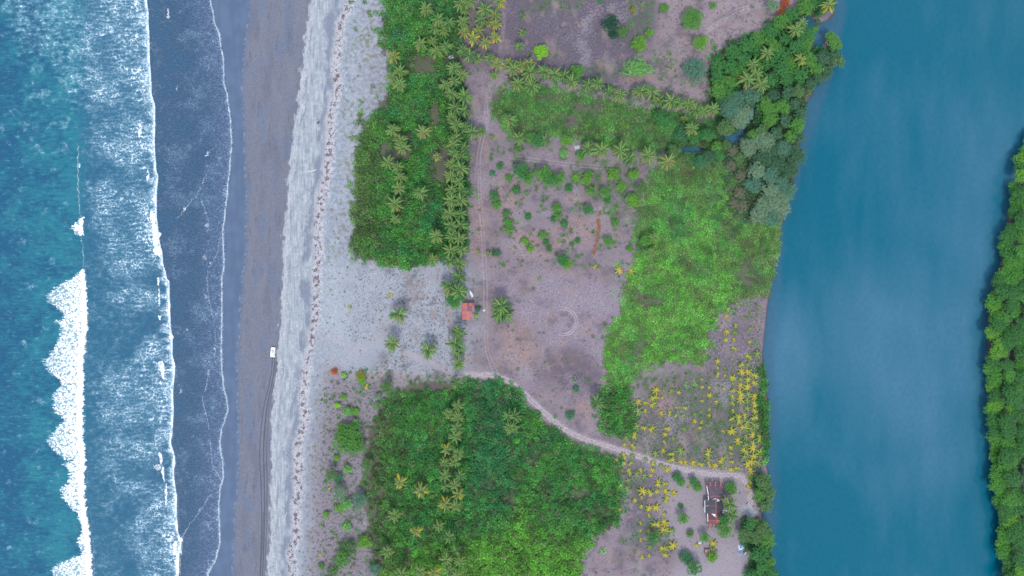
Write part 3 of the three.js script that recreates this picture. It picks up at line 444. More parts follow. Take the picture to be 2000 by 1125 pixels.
function mat(name, label, category, geos, spots) {           // spots: [x, y, z, scale, scaleY, colour]
  const grp = new THREE.Group(), m = new THREE.Matrix4(), q = new THREE.Quaternion(), up = new THREE.Vector3(0, 1, 0), r = rng(spots.length + 9), c = new THREE.Color();
  geos.forEach((g, k) => {
    const mine = spots.filter((_, i) => i % geos.length === k), im = new THREE.InstancedMesh(g, scrubMat, mine.length);
    mine.forEach(([x, y, z, s, sy, col], i) => { q.setFromAxisAngle(up, r() * 6.283); m.compose(new THREE.Vector3(x, y, z), q, new THREE.Vector3(s, sy, s)); im.setMatrixAt(i, m); im.setColorAt(i, c.setRGB(...col)); });
    im.name = 'foliage'; im.userData.kind = 'stuff'; im.castShadow = im.receiveShadow = true; grp.add(im);
  });
  add(grp, name, label, category, null, 'stuff');
}
const G = { lime: [0.115, 0.335, 0.042], bright: [0.072, 0.275, 0.044], mid: [0.036, 0.19, 0.05], deep: [0.014, 0.095, 0.036], blue: [0.018, 0.16, 0.075], olive: [0.10, 0.15, 0.05], dry: [0.13, 0.10, 0.085], grey: [0.08, 0.125, 0.09], yellow: [0.2, 0.2, 0.03] };
const mix3 = (a, b, t) => [mix(a[0], b[0], t), mix(a[1], b[1], t), mix(a[2], b[2], t)];
function scatter(seed, poly, spacing, fn) {                  // jittered grid over a polygon's box
  const r = rng(seed), xs = poly.map((p) => p[0]), ys = poly.map((p) => p[1]), out = [];
  for (let y = Math.min(...ys) - 6; y < Math.max(...ys) + 6; y += spacing) for (let x = Math.min(...xs) - 6; x < Math.max(...xs) + 6; x += spacing) {
    const mx = x + (r() - 0.5) * spacing * 1.3, my = y + (r() - 0.5) * spacing * 1.3, s = fn(mx, my, r); if (s) out.push(s);
  }
  return out;
}
const spotAt = (mx, my, s, sy, col, lift = 0) => [wx(mx), groundH(mx, my) + lift, wz(my), s, sy, col];
function thicket(key, name, label, category, geos, spacing, gap, colour, size, tall) {
  const poly = THICKETS[key], inside = area([poly], key === 'bank' || key === 'hedge' ? 2 : 5);
  mat(name, label, category, geos, scatter(key.length * 31 + 3, poly, spacing, (mx, my, r) => {
    const w = inside(mx + fbm(mx * 0.04, my * 0.04, 4) * 20, my + fbm(mx * 0.04 + 50, my * 0.04, 4) * 20); if (w < 0.1 + 0.6 * r() + 0.3 * noise(mx * 0.09, my * 0.09)) return null;
    const g = gap(mx, my) + 0.42 * fbm(mx * 0.045 + 5, my * 0.045, 3) + 0.25 * noise(mx * 0.17, my * 0.17); const thin = step(-0.05, 0.75, g); if (r() < thin * 0.95) return null;
    const macro = 1 + 0.62 * fbm(mx * 0.03 + 80, my * 0.03 + 11, 3) + 0.35 * noise(mx * 0.11, my * 0.11 + 6);
    if (RIVER(mx, my) > 0.4) return null;
    const lump = fbm(mx * 0.05 + 9, my * 0.05, 3), k = (0.68 + 0.6 * r()) * clamp(macro, 0.45, 1.7), c = mix3(mix3(colour(mx, my, r), G.olive, step(0.08, 0.42, fbm(mx * 0.04 + 21, my * 0.04 + 17, 3)) * 0.5), G.lime, step(0.12, 0.45, fbm(mx * 0.05 + 61, my * 0.05 + 5, 3)) * 0.42);
    if (r() < 0.05 + 0.25 * thin) { c[0] = mix(c[0], G.dry[0], 0.6); c[1] = mix(c[1], G.dry[1], 0.6); c[2] = mix(c[2], G.dry[2], 0.6); }
    return spotAt(mx, my, size * (0.8 + 0.45 * r()) * (1 - 0.4 * thin), tall * (0.85 + 0.75 * clamp(lump + 0.4) + 0.35 * r()) * mix(0.35, 1, step(0.2, 0.9, w)), [c[0] * k, c[1] * k, c[2] * k]);
  }));
}
const brownWest = [[865, 325, 26, 40], [825, 130, 30, 16], [850, 225, 10, 26], [770, 300, 30, 16], [905, 395, 8, 16], [750, 200, 14, 18], [880, 120, 14, 10], [790, 270, 20, 12]].map((b) => blob(...b));
thicket('west', 'scrub_thicket', 'dense leafy scrub between the beach and the palm row', 'scrub', SCRUB, 5.0,
  (x, y) => Math.max(...brownWest.map((b) => b(x, y))) * 0.75,
  (x, y, r) => { const n = fbm(x * 0.02 + 4, y * 0.02, 3), e = step(770, 700, x + n * 40); let c = mix3(G.mid, G.bright, clamp(0.45 + n * 1.2 + (r() - 0.5) * 0.5)); c = mix3(c, G.olive, e * 0.65 * (0.5 + r())); c = mix3(c, G.deep, step(860, 890, x) * 0.5); if (r() < 0.05) c = mix3(c, G.dry, 0.6); return mix3(c, G.blue, step(0.1, 0.4, fbm(x * 0.016, y * 0.016 + 30, 2)) * 0.6); }, 1.0, 1.25);
const brownSouth = [[1040, 880, 14, 20], [1000, 965, 18, 26], [960, 945, 20, 14], [1125, 960, 26, 14], [935, 765, 14, 20], [1160, 1000, 30, 14], [795, 1090, 8, 26], [975, 790, 14, 14], [850, 750, 60, 12], [905, 1020, 8, 14]].map((b) => blob(...b));
thicket('south', 'scrub_thicket', 'dense leafy scrub south of the curving dirt road', 'scrub', [SCRUB[1], SCRUB[2], GRASS[0], FINE[1]], 4.8,
  (x, y) => Math.max(...brownSouth.map((b) => b(x, y))) * 0.42 + 0.45 * step(790, 715, x) + 0.4 * step(790, 745, y) * step(900, 860, x),
  (x, y, r) => { const n = fbm(x * 0.02, y * 0.02 + 8, 3); let c = mix3(G.mid, G.bright, clamp(0.35 + n * 1.1 + (r() - 0.5) * 0.5)); c = mix3(c, G.lime, step(960, 1070, y + n * 60 - Math.abs(x - 1010) * 0.3)); c = mix3(c, G.blue, step(40, -20, Math.abs(x - 960 + n * 40) - 30) * step(1020, 960, y) * 0.65); c = mix3(c, G.olive, step(800, 725, x + n * 50) * 0.6 * (0.4 + r())); if (r() < 0.04) c = mix3(c, G.dry, 0.6); return c; }, 1.0, 1.1);
thicket('meadow', 'green_meadow', 'tall green grass below the slanting palm row', 'grass', [FINE[0], GRASS[1], FINE[1]], 5.0,
  (x, y) => Math.max(blob(1150, 215, 30, 14)(x, y), blob(1120, 245, 14, 20)(x, y), blob(1075, 195, 16, 10)(x, y)) * 0.5 + 0.05,
  (x, y, r) => { const n = fbm(x * 0.03, y * 0.03 + 3, 3); let c = mix3(G.mid, G.bright, clamp(0.5 + n * 1.3 + (r() - 0.5) * 0.5)); c = mix3(c, G.olive, 0.25 + 0.4 * step(0, 0.4, fbm(x * 0.03 + 7, y * 0.03, 2))); c = mix3(c, G.mid, step(1230, 1340, x + n * 80) * 0.6); if (r() < 0.08) c = mix3(c, G.dry, 0.5); return c; }, 1.0, 0.5);
thicket('east', 'green_meadow', 'bright green creeper and grass along the river side', 'grass', [FINE[0], FINE[1], GRASS[0]], 4.8,
  (x, y) => Math.max(blob(1250, 690, 12, 30)(x, y), blob(1260, 585, 30, 14)(x, y), blob(1455, 540, 26, 26)(x, y), blob(1440, 360, 14, 40)(x, y)) * 0.5,
  (x, y, r) => { const n = fbm(x * 0.02 + 30, y * 0.02, 3), l = step(430, 540, y + n * 50) * step(1470, 1400, x + n * 30); let c = mix3(G.mid, G.bright, clamp(0.6 + n * 1.1 + (r() - 0.5) * 0.5)); c = mix3(c, G.lime, clamp(l * 0.5 + 0.1 + n * 0.6)); c = mix3(c, G.olive, clamp(step(-0.05, 0.4, fbm(x * 0.025, y * 0.025 + 70, 3)) * 0.55 + step(1400, 1500, x) * 0.35 + step(440, 340, y) * 0.35)); if (r() < 0.06) c = mix3(c, G.dry, 0.5); return c; }, 0.95, 0.5);
thicket('hedge', 'hedge_scrub', 'dark scrub under the slanting palm row', 'scrub', [SCRUB[2], GRASS[0]], 6.2, () => 0.3, (x, y, r) => mix3(G.mid, G.olive, 0.8 * r()), 0.75, 0.6);
thicket('pocket', 'scrub_thicket', 'small leafy scrub patch beside the burnt ground', 'scrub', [SCRUB[1], GRASS[0]], 5, () => 0.15, (x, y, r) => mix3(G.mid, G.bright, 0.3 + 0.6 * r()), 0.95, 1.1);
thicket('bank', 'scrub_thicket', 'narrow strip of green scrub on the river bank', 'scrub', [SCRUB[1], SCRUB[2]], 4.6, () => 0, (x, y, r) => mix3(G.mid, G.bright, 0.1 + 0.6 * r()), 0.85, 1.2);
thicket('grove', 'scrub_thicket', 'patchy undergrowth beneath the yellow palm grove', 'scrub', [SCRUB[1], GRASS[0]], 5.4, (x, y) => 0.55 + 0.5 * fbm(x * 0.05, y * 0.05, 2) + step(900, 960, x) * 0.3, (x, y, r) => mix3(G.deep, G.mid, 0.3 + 0.6 * r()), 0.8, 0.9);
thicket('wood', 'undergrowth', 'dark undergrowth filling the wood on the river bend', 'undergrowth', [SCRUB[0], SCRUB[1]], 5.4, () => 0.2, (x, y, r) => mix3(mix3(G.deep, G.mid, r()), G.grey, step(200, 300, y) * 0.5), 1.0, 1.1);
thicket('creek', 'undergrowth', 'damp green growth round the small creek pools', 'undergrowth', [SCRUB[1], FINE[0]], 4.8, () => 0, (x, y, r) => mix3(mix3(G.deep, G.mid, r()), G.olive, 0.5 * r()), 0.85, 0.7);
thicket('yardbank', 'undergrowth', 'dark undergrowth on the bank beside the concrete pad', 'undergrowth', [SCRUB[0]], 5.2, () => 0, (x, y, r) => mix3(G.deep, G.mid, r()), 0.9, 1.1);
thicket('yardwood', 'undergrowth', 'dark undergrowth on the bank beside the blue tarp', 'undergrowth', [SCRUB[1]], 5.2, () => 0, (x, y, r) => mix3(G.deep, G.mid, r()), 0.9, 1.1);
mat('green_weeds', 'low green weeds spreading over the cleared fields', 'weeds', [GRASS[0], GRASS[1], TUFT[0]], scatter(131, [[640, -20], [1500, -20], [1500, 1150], [640, 1150]], 6.2, (mx, my, r) => {
  const dry = DRY(mx, my); if (COVER(mx, my) > 0.6 || RIVER(mx, my) > 0.1 || (mx < 780 && dry < 0.3)) return null;
  let b = 0; for (const f of blobsGrass) b = Math.max(b, f(mx, my)); const n = fbm(mx * 0.06 + 3, my * 0.06, 3), fr = COVER(mx + 14, my + 6) + COVER(mx - 14, my - 6), p = 0.55 * Math.min(1, b) * step(-0.3, 0.3, n) + 0.5 * Math.min(1, fr) * step(-0.2, 0.4, n) + (mx > 960 ? 0.06 * step(0.1, 0.5, n) : 0) + 0.62 * dry * step(-0.25, 0.3, n) + (mx > 955 && mx < 1270 && my > 265 && my < 525 ? 0.85 * step(0.03, 0.25, fbm(mx * 0.045 + 9, my * 0.045 + 2, 3)) : 0);
  if (r() > p || YARD(mx, my) > 0.6) return null; const c = mix3(mix3(G.mid, G.bright, r()), dry > 0.4 && r() < 0.5 ? G.dry : G.olive, r() * 0.9); return spotAt(mx, my, 0.35 + 0.55 * r(), 0.25 + 0.45 * r(), c, -0.03);
}));
// loose tufts on open sand and soil
const OPEN = [[625, -40], [1500, -40], [1500, 1165], [590, 1165]];
mat('dry_tufts', 'low dry tufts dotting the dune sand and cleared fields', 'grass', TUFT, scatter(77, OPEN, 5.2, (mx, my, r) => {
  const d = mx - WRACK(my); if (d < 14 || COVER(mx, my) > 0.3 || RIVER(mx, my) > 0.1) return null;
  const n = fbm(mx * 0.03 + 60, my * 0.03, 3), n2 = fbm(mx * 0.1, my * 0.1 + 60, 2), dry = DRY(mx, my), pl = PLANTED(mx, my), sp = SPECK(mx, my);
  let dens = 0.10 + 0.35 * n + 0.3 * n2; if (d < 110) dens = (0.02 + 0.5 * Math.max(0, n2)) * step(14, 60, d); dens += dry * 0.55 + pl * 0.35 + LOWPLOT(mx, my) * 0.3 + PINK(mx, my) * 0.2 + sp * 0.12; dens *= 1 - 0.8 * Math.max(FIELD(mx, my), SANDPATH(mx, my)) ; if (YARD(mx, my) > 0.4) dens *= 0.25;
  for (const [x1, y1, x2, y2] of [[940, 731, 1000, 746], [1000, 746, 1090, 830], [1090, 830, 1180, 868], [1180, 868, 1290, 905], [1290, 905, 1440, 926], [800, 690, 940, 732], [948, 200, 940, 460], [940, 460, 960, 730]]) { const L = Math.hypot(x2 - x1, y2 - y1), t = clamp(((mx - x1) * (x2 - x1) + (my - y1) * (y2 - y1)) / L / L); if (Math.hypot(mx - x1 - t * (x2 - x1), my - y1 - t * (y2 - y1)) < 8) return null; }
  if (r() > dens) return null;
  const t = r(), c = d < 110 && dry < 0.4 ? mix3(G.olive, G.dry, 0.3 + 0.6 * t) : sp > 0.5 ? mix3([0.09, 0.085, 0.09], G.olive, 0.5 * t) : mix3(t < 0.45 ? G.dry : G.olive, G.mid, r() * (pl > 0.3 || n2 > 0.15 ? 0.9 : 0.45));
  return spotAt(mx, my, 0.55 + 0.9 * r() * r(), 0.5 + 0.8 * r(), c, -0.02);
}));
// strand-line litter: seaweed, husks and twigs
{
  const r = rng(15), list = [];
  for (let i = 0; i < 26000; i++) {
    const my = -30 + r() * 1190, mx = WRACK(my) + (r() + r() + r() - 1.5) * 7 + fbm(3, my * 0.05, 2) * 6, clump = noise(mx * 0.16 + 2, my * 0.13) + 0.5 * noise(mx * 0.3, my * 0.3); if (r() > -0.1 + clump * 1.8) continue;
    list.push({ p: [wx(mx), groundH(mx, my) + 0.05 + 0.1 * r(), wz(my)], n: [(r() - 0.5) * 0.9, 1, (r() - 0.5) * 0.9], s: 0.3 + 0.7 * r(), w: 0.12 + 0.28 * r() });
  }
  const m = mesh(leafCloud(4, list, [[0.105, 0.062, 0.072], [0.075, 0.045, 0.055], [0.15, 0.105, 0.115], [0.25, 0.22, 0.24], [0.055, 0.042, 0.05]], 0.3), new THREE.MeshStandardMaterial({ vertexColors: true, roughness: 0.95, side: THREE.DoubleSide }));
  add(m, 'strand_litter', 'line of reddish brown seaweed and husks along the upper beach', 'debris', null, 'stuff');
}

// ------------------------------------------------------------------ palms
function frondGeo(seed, L, pitch, droop, lmax, cols) {       // one feather leaf, growing from the origin along +x
  const r = rng(seed), pos = [], col = [], N = 14, P = [], T = [];
  let x = 0, y = 0; for (let i = 0; i <= N; i++) { const a = pitch - droop * Math.pow(i / N, 1.4); P.push([x, y]); T.push(a); x += Math.cos(a) * L / N; y += Math.sin(a) * L / N; }
  const tri = (a, b, c, k, q) => { pos.push(...a, ...b, ...c); const m = cols[q]; for (let i = 0; i < 3; i++) col.push(m[0] * k, m[1] * k, m[2] * k); };
  for (let i = 0; i < N; i++) { const w = 0.11 * (1 - i / N) + 0.045, [x0, y0] = P[i], [x1, y1] = P[i + 1]; tri([x0, y0 + 0.02, -w], [x0, y0 + 0.02, w], [x1, y1 + 0.02, w * 0.8], 1, 2); tri([x0, y0 + 0.02, -w], [x1, y1 + 0.02, w * 0.8], [x1, y1 + 0.02, -w * 0.8], 1, 2); }
  for (let i = 1; i <= N; i++) for (const s of [-1, 1]) for (const h of [0, 0.5]) {
    if (i === N && h) continue;
    const t = (i + h) / N, [px, py] = i < N ? [mix(P[i][0], P[i + 1][0], h), mix(P[i][1], P[i + 1][1], h)] : P[i], a = T[Math.min(i, N)], l = lmax * Math.sin(Math.PI * (0.16 + 0.74 * t)) * (0.85 + 0.3 * r()), sw = 0.55 + 0.5 * t + (r() - 0.5) * 0.2;
    const dx = Math.cos(a) * Math.sin(sw), dy = Math.sin(a) * Math.sin(sw) - 0.38 - 0.2 * r(), dz = s * Math.cos(sw), bw = 0.15;
    const q = r() < 0.5 ? 0 : 1, k = 0.8 + 0.4 * r(), bx = Math.cos(a) * bw, by = Math.sin(a) * bw;
    tri([px - bx, py - by, 0], [px + bx, py + by, 0], [px + dx * l, py + dy * l, dz * l], k, q);
  }
  const g = new THREE.BufferGeometry(); g.setAttribute('position', new THREE.Float32BufferAttribute(pos, 3)); g.setAttribute('color', new THREE.Float32BufferAttribute(col, 3)); g.computeVertexNormals(); return g;
}
const FCOL = {                                              // two leaflet colours and the midrib
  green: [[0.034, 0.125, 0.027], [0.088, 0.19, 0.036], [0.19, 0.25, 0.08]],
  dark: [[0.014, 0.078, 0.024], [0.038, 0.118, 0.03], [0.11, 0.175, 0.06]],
  olive: [[0.055, 0.13, 0.028], [0.14, 0.19, 0.044], [0.26, 0.265, 0.095]],
  yellow: [[0.21, 0.235, 0.018], [0.36, 0.30, 0.02], [0.38, 0.31, 0.06]],
  dry: [[0.2, 0.14, 0.05], [0.16, 0.105, 0.042], [0.27, 0.2, 0.095]],
};
const FROND = {}; let fs = 100;
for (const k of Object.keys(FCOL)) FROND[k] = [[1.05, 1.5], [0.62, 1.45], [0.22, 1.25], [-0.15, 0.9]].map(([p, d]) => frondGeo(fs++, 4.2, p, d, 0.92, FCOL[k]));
const frondMat = leafMat([1, 1, 1], 0.25);
const TRUNK = (() => { const parts = []; for (let i = 0; i < 6; i++) { const a = i / 6, b = (i + 1) / 6, f = (t) => [0.35 * t * t, t, 0.15 * Math.sin(t * 2)]; parts.push(woodTube(f(a), f(b), 0.16 - 0.05 * a, 0.155 - 0.05 * b, 6)); } return mergeGeometries(parts); })();
function palmProto(seed, kind, n = 17) {
  const r = rng(seed), g = new THREE.Group(), crown = [];
  const tr = mesh(TRUNK, barkMat, 'trunk', g); tr.scale.set(1, 1, 1);
  for (let i = 0; i < n; i++) {
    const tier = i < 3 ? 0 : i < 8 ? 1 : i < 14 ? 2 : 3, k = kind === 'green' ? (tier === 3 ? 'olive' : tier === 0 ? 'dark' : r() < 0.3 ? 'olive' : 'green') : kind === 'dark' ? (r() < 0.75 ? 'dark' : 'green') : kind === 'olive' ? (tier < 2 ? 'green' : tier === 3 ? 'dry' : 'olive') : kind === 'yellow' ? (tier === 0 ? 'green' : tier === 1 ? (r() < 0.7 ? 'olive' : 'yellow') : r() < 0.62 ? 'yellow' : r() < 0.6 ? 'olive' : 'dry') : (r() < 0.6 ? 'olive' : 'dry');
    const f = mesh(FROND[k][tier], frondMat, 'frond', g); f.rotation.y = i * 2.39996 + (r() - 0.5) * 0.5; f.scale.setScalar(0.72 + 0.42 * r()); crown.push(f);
  }
  return g;
}
const PROTO = {}; for (const [k, n] of [['green', 4], ['dark', 2], ['olive', 3], ['yellow', 3], ['dry', 1]]) PROTO[k] = Array.from({ length: n }, (_, i) => palmProto(300 + i * 7 + k.length * 31, k));
function ordinal(n) {
  const one = ['', 'first', 'second', 'third', 'fourth', 'fifth', 'sixth', 'seventh', 'eighth', 'ninth', 'tenth', 'eleventh', 'twelfth', 'thirteenth', 'fourteenth', 'fifteenth', 'sixteenth', 'seventeenth', 'eighteenth', 'nineteenth'];
  if (n < 20) return one[n]; const tens = ['', '', 'twent', 'thirt', 'fort', 'fift', 'sixt', 'sevent', 'eight', 'ninet'][Math.floor(n / 10)];
  return n % 10 ? tens + 'y-' + one[n % 10] : tens + 'ieth';
}
// positions within map tiles at four steps to the map unit: [x, y, kind, size]
const tile = (ox, oy, list) => list.map(([x, y, k = 'g', s = 1]) => [ox + x / 4, oy + y / 4, k, s]);
const KIND = { g: 'green', d: 'dark', o: 'olive', y: 'yellow', r: 'dry' };
const palms = [
  ...tile(500, 0, [[1330, 75, 'o'], [1600, 40, 'g'], [1680, 20, 'o'], [1640, 90, 'g', 0.8], [1790, 85, 'g', 1.1], [1905, 20, 'y'], [1430, 160], [1510, 190, 'd', 1.1], [1615, 180, 'o'], [1760, 165, 'g', 1.05], [1870, 130, 'y', 0.85], [1875, 195, 'y', 0.85], [1630, 260, 'y', 0.9], [1470, 250, 'o', 0.9], [1400, 225], [1700, 310, 'y'], [1790, 340, 'y'], [1870, 300, 'y'], [1815, 195, 'y', 0.6], [1740, 250, 'y', 0.8], [1290, 350, 'o'], [1385, 330, 'o', 0.8], [1410, 410, 'o'], [1490, 380, 'g'], [1620, 395], [1670, 440, 'd'], [1740, 465, 'g', 0.8], [1830, 460, 'g', 0.8], [1885, 510, 'y', 0.9], [1970, 495, 'y', 0.8], [1860, 600, 'o', 0.7], [1080, 450, 'y', 0.9], [1130, 565, 'o'], [1065, 610, 'o', 0.9], [1125, 670, 'o', 1.15], [1550, 540], [1610, 590, 'o'], [1480, 670, 'o'], [1550, 640], [1530, 740, 'g', 1.1], [1630, 760, 'g', 1.1], [1560, 845, 'd'], [1630, 870, 'd'], [1530, 920, 'o'], [1570, 985], [1640, 1000, 'd'], [1690, 1035, 'g'], [1765, 1035, 'g', 0.75], [1840, 1080, 'y', 0.5], [1070, 1020, 'o'], [1310, 1040, 'r', 1.05], [1130, 1105, 'o'], [1560, 1085, 'g']]),
  ...tile(1000, 0, [[80, 130, 'd', 0.55], [80, 265, 'g', 0.65], [60, 370, 'g', 0.8], [10, 545, 'o'], [65, 520, 'y', 0.9], [135, 500, 'y', 0.8], [140, 575], [250, 565], [330, 585], [400, 600, 'd', 0.9], [465, 645, 'g', 1.05], [45, 660, 'o'], [150, 680], [590, 670, 'd', 0.8], [670, 660, 'g', 1.05], [750, 720, 'd', 0.85], [840, 745, 'o', 0.85], [1000, 720], [1090, 725], [1150, 795], [1235, 800, 'g', 1.05], [1295, 810], [1370, 820, 'o'], [1430, 865], [1490, 875, 'o'], [1565, 860, 'o', 1.05], [1865, 515, 'o'], [1900, 585, 'o', 1.1], [1830, 630, 'o', 1.1], [1935, 670, 'o', 1.15], [1985, 430, 'o'], [1400, 1010, 'o', 0.85], [1345, 930, 'o', 0.5], [-20, 940, 'g', 1.0], [50, 1085, 'g', 0.85], [250, 1105, 'd', 0.6]]),
  ...tile(1500, 0, [[465, 50, 'y', 1.05], [270, 180, 'o', 0.9], [205, 245, 'o', 1.15], [245, 470, 'y', 1.05]]),
  ...tile(500, 281, [[1150, 35, 'o', 1.1], [1035, 150, 'o'], [1110, 185, 'g'], [1130, 265, 'o'], [1120, 350, 'o', 1.05], [1290, 385, 'g', 1.2], [1090, 470, 'o', 1.25], [1090, 590, 'o', 0.9], [1420, 105, 'y', 0.75], [1410, 720, 'o', 1.1], [1385, 905, 'o', 0.95], [1545, 10, 'o'], [1620, 40, 'd'], [1550, 80], [1600, 110, 'd'], [1530, 160, 'o'], [1600, 195, 'g', 1.1], [1525, 260, 'o'], [1590, 300], [1530, 365, 'o'], [1610, 370, 'd'], [1525, 445, 'o'], [1600, 440], [1515, 550, 'o', 1.05], [1600, 550, 'd'], [1525, 640], [1600, 635, 'd', 1.05], [1530, 725, 'o'], [1590, 745, 'o', 1.05], [1520, 830, 'o'], [1610, 830], [1520, 915, 'd'], [1590, 930], [1590, 1040, 'd'], [1820, 860, 'y', 0.55], [1740, 850, 'y', 0.35]]),
  ...tile(1000, 281, [[590, 45, 'g', 0.95], [690, 55, 'o', 1.15], [840, 60, 'o', 1.15], [920, 115, 'd', 1.1], [1060, 100, 'o', 1.15], [1210, 145, 'r', 1.0], [1110, 730, 'o', 0.8], [1090, 845, 'o', 0.7]]),
  ...tile(500, 562, [[1515, 0, 'g'], [1585, 25, 'g', 1.05], [1120, 210, 'g', 0.95], [1070, 435, 'o', 0.95], [1350, 485, 'g', 1.1], [1585, 345, 'd', 0.95], [1560, 440, 'g', 1.05], [1590, 500, 'd', 0.8], [1580, 590, 'o', 0.8], [1570, 745, 'd', 1.05], [1575, 920, 'o', 1.05], [1510, 975, 'o'], [1580, 1010, 'o'], [1570, 1090], [1915, 140, 'g', 1.2], [1935, 205, 'd', 1.3], [1905, 190, 'g', 1.15], [1970, 995, 'd', 1.0], [1985, 1085, 'o', 1.0]]),
  ...tile(500, 843, [[1560, 30, 'o'], [1490, 130, 'y', 0.95], [1580, 160], [1480, 235, 'o', 0.9], [1560, 230, 'o'], [1480, 335, 'o'], [1595, 330, 'd'], [1485, 420, 'd', 0.8], [1555, 405, 'o'], [1580, 480, 'y', 1.1], [1485, 555, 'y', 1.05], [1560, 570, 'o'], [1130, 385, 'y', 1.05], [1290, 450, 'y', 1.1], [1085, 640, 'o'], [1255, 770, 'y', 1.05], [1430, 730, 'o', 0.9], [1510, 810, 'd', 1.1], [1030, 925, 'o', 1.1], [1560, 920, 'd', 0.9], [1490, 990, 'o'], [1590, 1000, 'o'], [1285, 1080, 'o'], [1400, 1090, 'y', 1.05], [1510, 1080, 'g'], [1140, 1100, 'o'], [1570, 1115, 'o']]),
  ...tile(1000, 562, [[20, 1000, 'd', 1.15], [10, 1080, 'd', 1.0], [660, 890, 'd', 1.2]]),
  ...tile(1000, 843, [[1690, 560, 'g', 1.15], [1710, 640, 'd', 1.0]]),
];
const zoneOf = (x, y) => x < 700 ? 'dune' : y < 160 && x < 858 ? 'palms in the scrub by the upper beach' : y < 126 && x < 985 ? 'palms of the yellowing grove' : x < 857 && y < 520 ? 'palms scattered in the scrub between beach and palm row' : x < 925 && y < 540 ? 'palms of the double row along the dirt track' : x < 990 && y < 300 ? 'palms where the dirt tracks meet' : x > 1420 && y < 200 ? 'palms in the trees at the river mouth' : y < 225 && x < 1420 && !(x < 1030 && y < 100) ? 'palms of the slanting row across the fields' : x < 1030 && y < 100 ? 'small palms beside the purple field' : y < 330 && x > 990 ? 'palms below the tall grass' : x > 1240 && y > 900 ? 'palms by the house' : x > 1240 ? 'palms sunk in bright creeper' : y < 545 ? 'young palms on the track' : y < 740 && x < 920 && x > 880 ? 'palms near the red hut' : y < 740 ? 'palms standing alone on open sand' : x > 980 ? 'palms at the burnt ground' : x > 858 ? 'palms of the row through the southern scrub' : 'palms scattered in the southern scrub';
const SAY = { 'palms in the scrub by the upper beach': 'in the scrub by the upper beach', 'palms of the yellowing grove': 'in the yellowing grove', 'palms scattered in the scrub between beach and palm row': 'in scrub west of the track', 'palms of the double row along the dirt track': 'in the double row by the track', 'palms where the dirt tracks meet': 'where the dirt tracks meet', 'palms in the trees at the river mouth': 'among the dense riverside trees', 'palms of the slanting row across the fields': 'in the slanting row', 'small palms beside the purple field': 'beside the bare purple field', 'palms below the tall grass': 'below the tall grass', 'palms by the house': 'beside the house', 'palms sunk in bright creeper': 'sunk in bright creeper', 'young palms on the track': 'on the dirt track', 'palms near the red hut': 'near the red hut', 'palms standing alone on open sand': 'alone on open sand', 'palms at the burnt ground': 'at the edge of burnt ground', 'palms of the row through the southern scrub': 'in the row through southern scrub', 'palms scattered in the southern scrub': 'in the southern scrub' };
{
  const r = rng(909), zones = new Map();
  for (const p of palms) { const z = zoneOf(p[0], p[1]); if (!zones.has(z)) zones.set(z, []); zones.get(z).push(p); }
  for (const [z, list] of zones) {
    const alongX = z.includes('slanting') || z.includes('below the tall');
    list.sort((a, b) => alongX ? a[0] - b[0] : a[1] - b[1]);
    list.forEach(([mx, my, k, s], i) => {
      const kind = KIND[k], set = PROTO[kind], src = set[Math.floor(r() * set.length)], o = src.clone();
      const size = s * (0.84 + 0.24 * r()) * (z.includes('open sand') || z.includes('red hut') ? 1.22 : z.includes('below the tall') ? 1.18 : z.includes('slanting') ? 1.08 : z.includes('scrub') ? 0.94 : 0.98), H = s < 0.7 ? 2.2 + 2 * r() : mix(5.5, 9.5, r()) * Math.min(1.1, s), turn = r() * 6.283, tr = o.children.find((c) => c.name === 'trunk');
      const lean = 0.6 + 0.8 * r(); tr.scale.set(lean, H / size, lean);
      const tip = [0.35 * lean, H / size, 0.15 * Math.sin(2) * lean];
      for (const f of o.children) if (f.name === 'frond') f.position.set(...tip);
      const cx = wx(mx, H), cz = wz(my, H), ox = (tip[0] * Math.cos(turn) + tip[2] * Math.sin(turn)) * size, oz = (-tip[0] * Math.sin(turn) + tip[2] * Math.cos(turn)) * size;
      const bx = cx - ox, bz = cz - oz; o.scale.setScalar(size); o.rotation.y = turn; o.position.set(bx, groundH(bx / U + 1000, bz / U + 562.5) - 0.1, bz);
      const where = SAY[z] ?? 'on the dune', look = { green: 'green', dark: 'dark green', olive: 'olive green', yellow: 'yellowing', dry: 'faded brown' }[kind];
      add(o, 'coconut_palm', list.length > 1 ? `${ordinal(i + 1)} palm from ${alongX ? 'the seaward end' : 'the top'} ${where}, ${look}` : `${look} coconut palm ${where}`, 'palm tree', z);
    });
  }
}
// young palms planted in rows: too small to show their parts
const YOUNG = ['y', 'y', 'o'].map((k, i) => {
  const r = rng(60 + i), parts = []; const src = [FROND.yellow, FROND.yellow, FROND.olive][i];
  for (let j = 0; j < 8; j++) { const kk = r() < 0.3 ? FROND.olive : r() < 0.25 ? FROND.green : src, g = kk[1 + (j % 3 === 0 ? 0 : 1)].clone(); g.scale(0.34, 0.34, 0.42); g.rotateY(j * 2.39996 + r() * 0.5); g.translate(0, 0.35, 0); parts.push(g); }
  const stem = woodTube([0, -0.1, 0], [0, 0.4, 0], 0.1, 0.07, 5).toNonIndexed(); stem.deleteAttribute('uv'); stem.setAttribute('color', new THREE.Float32BufferAttribute(new Float32Array(stem.attributes.position.count * 3).map((_, q) => [0.2, 0.16, 0.1][q % 3]), 3)); stem.deleteAttribute('normal'); stem.computeVertexNormals();
  return mergeGeometries([...parts, stem]);
});
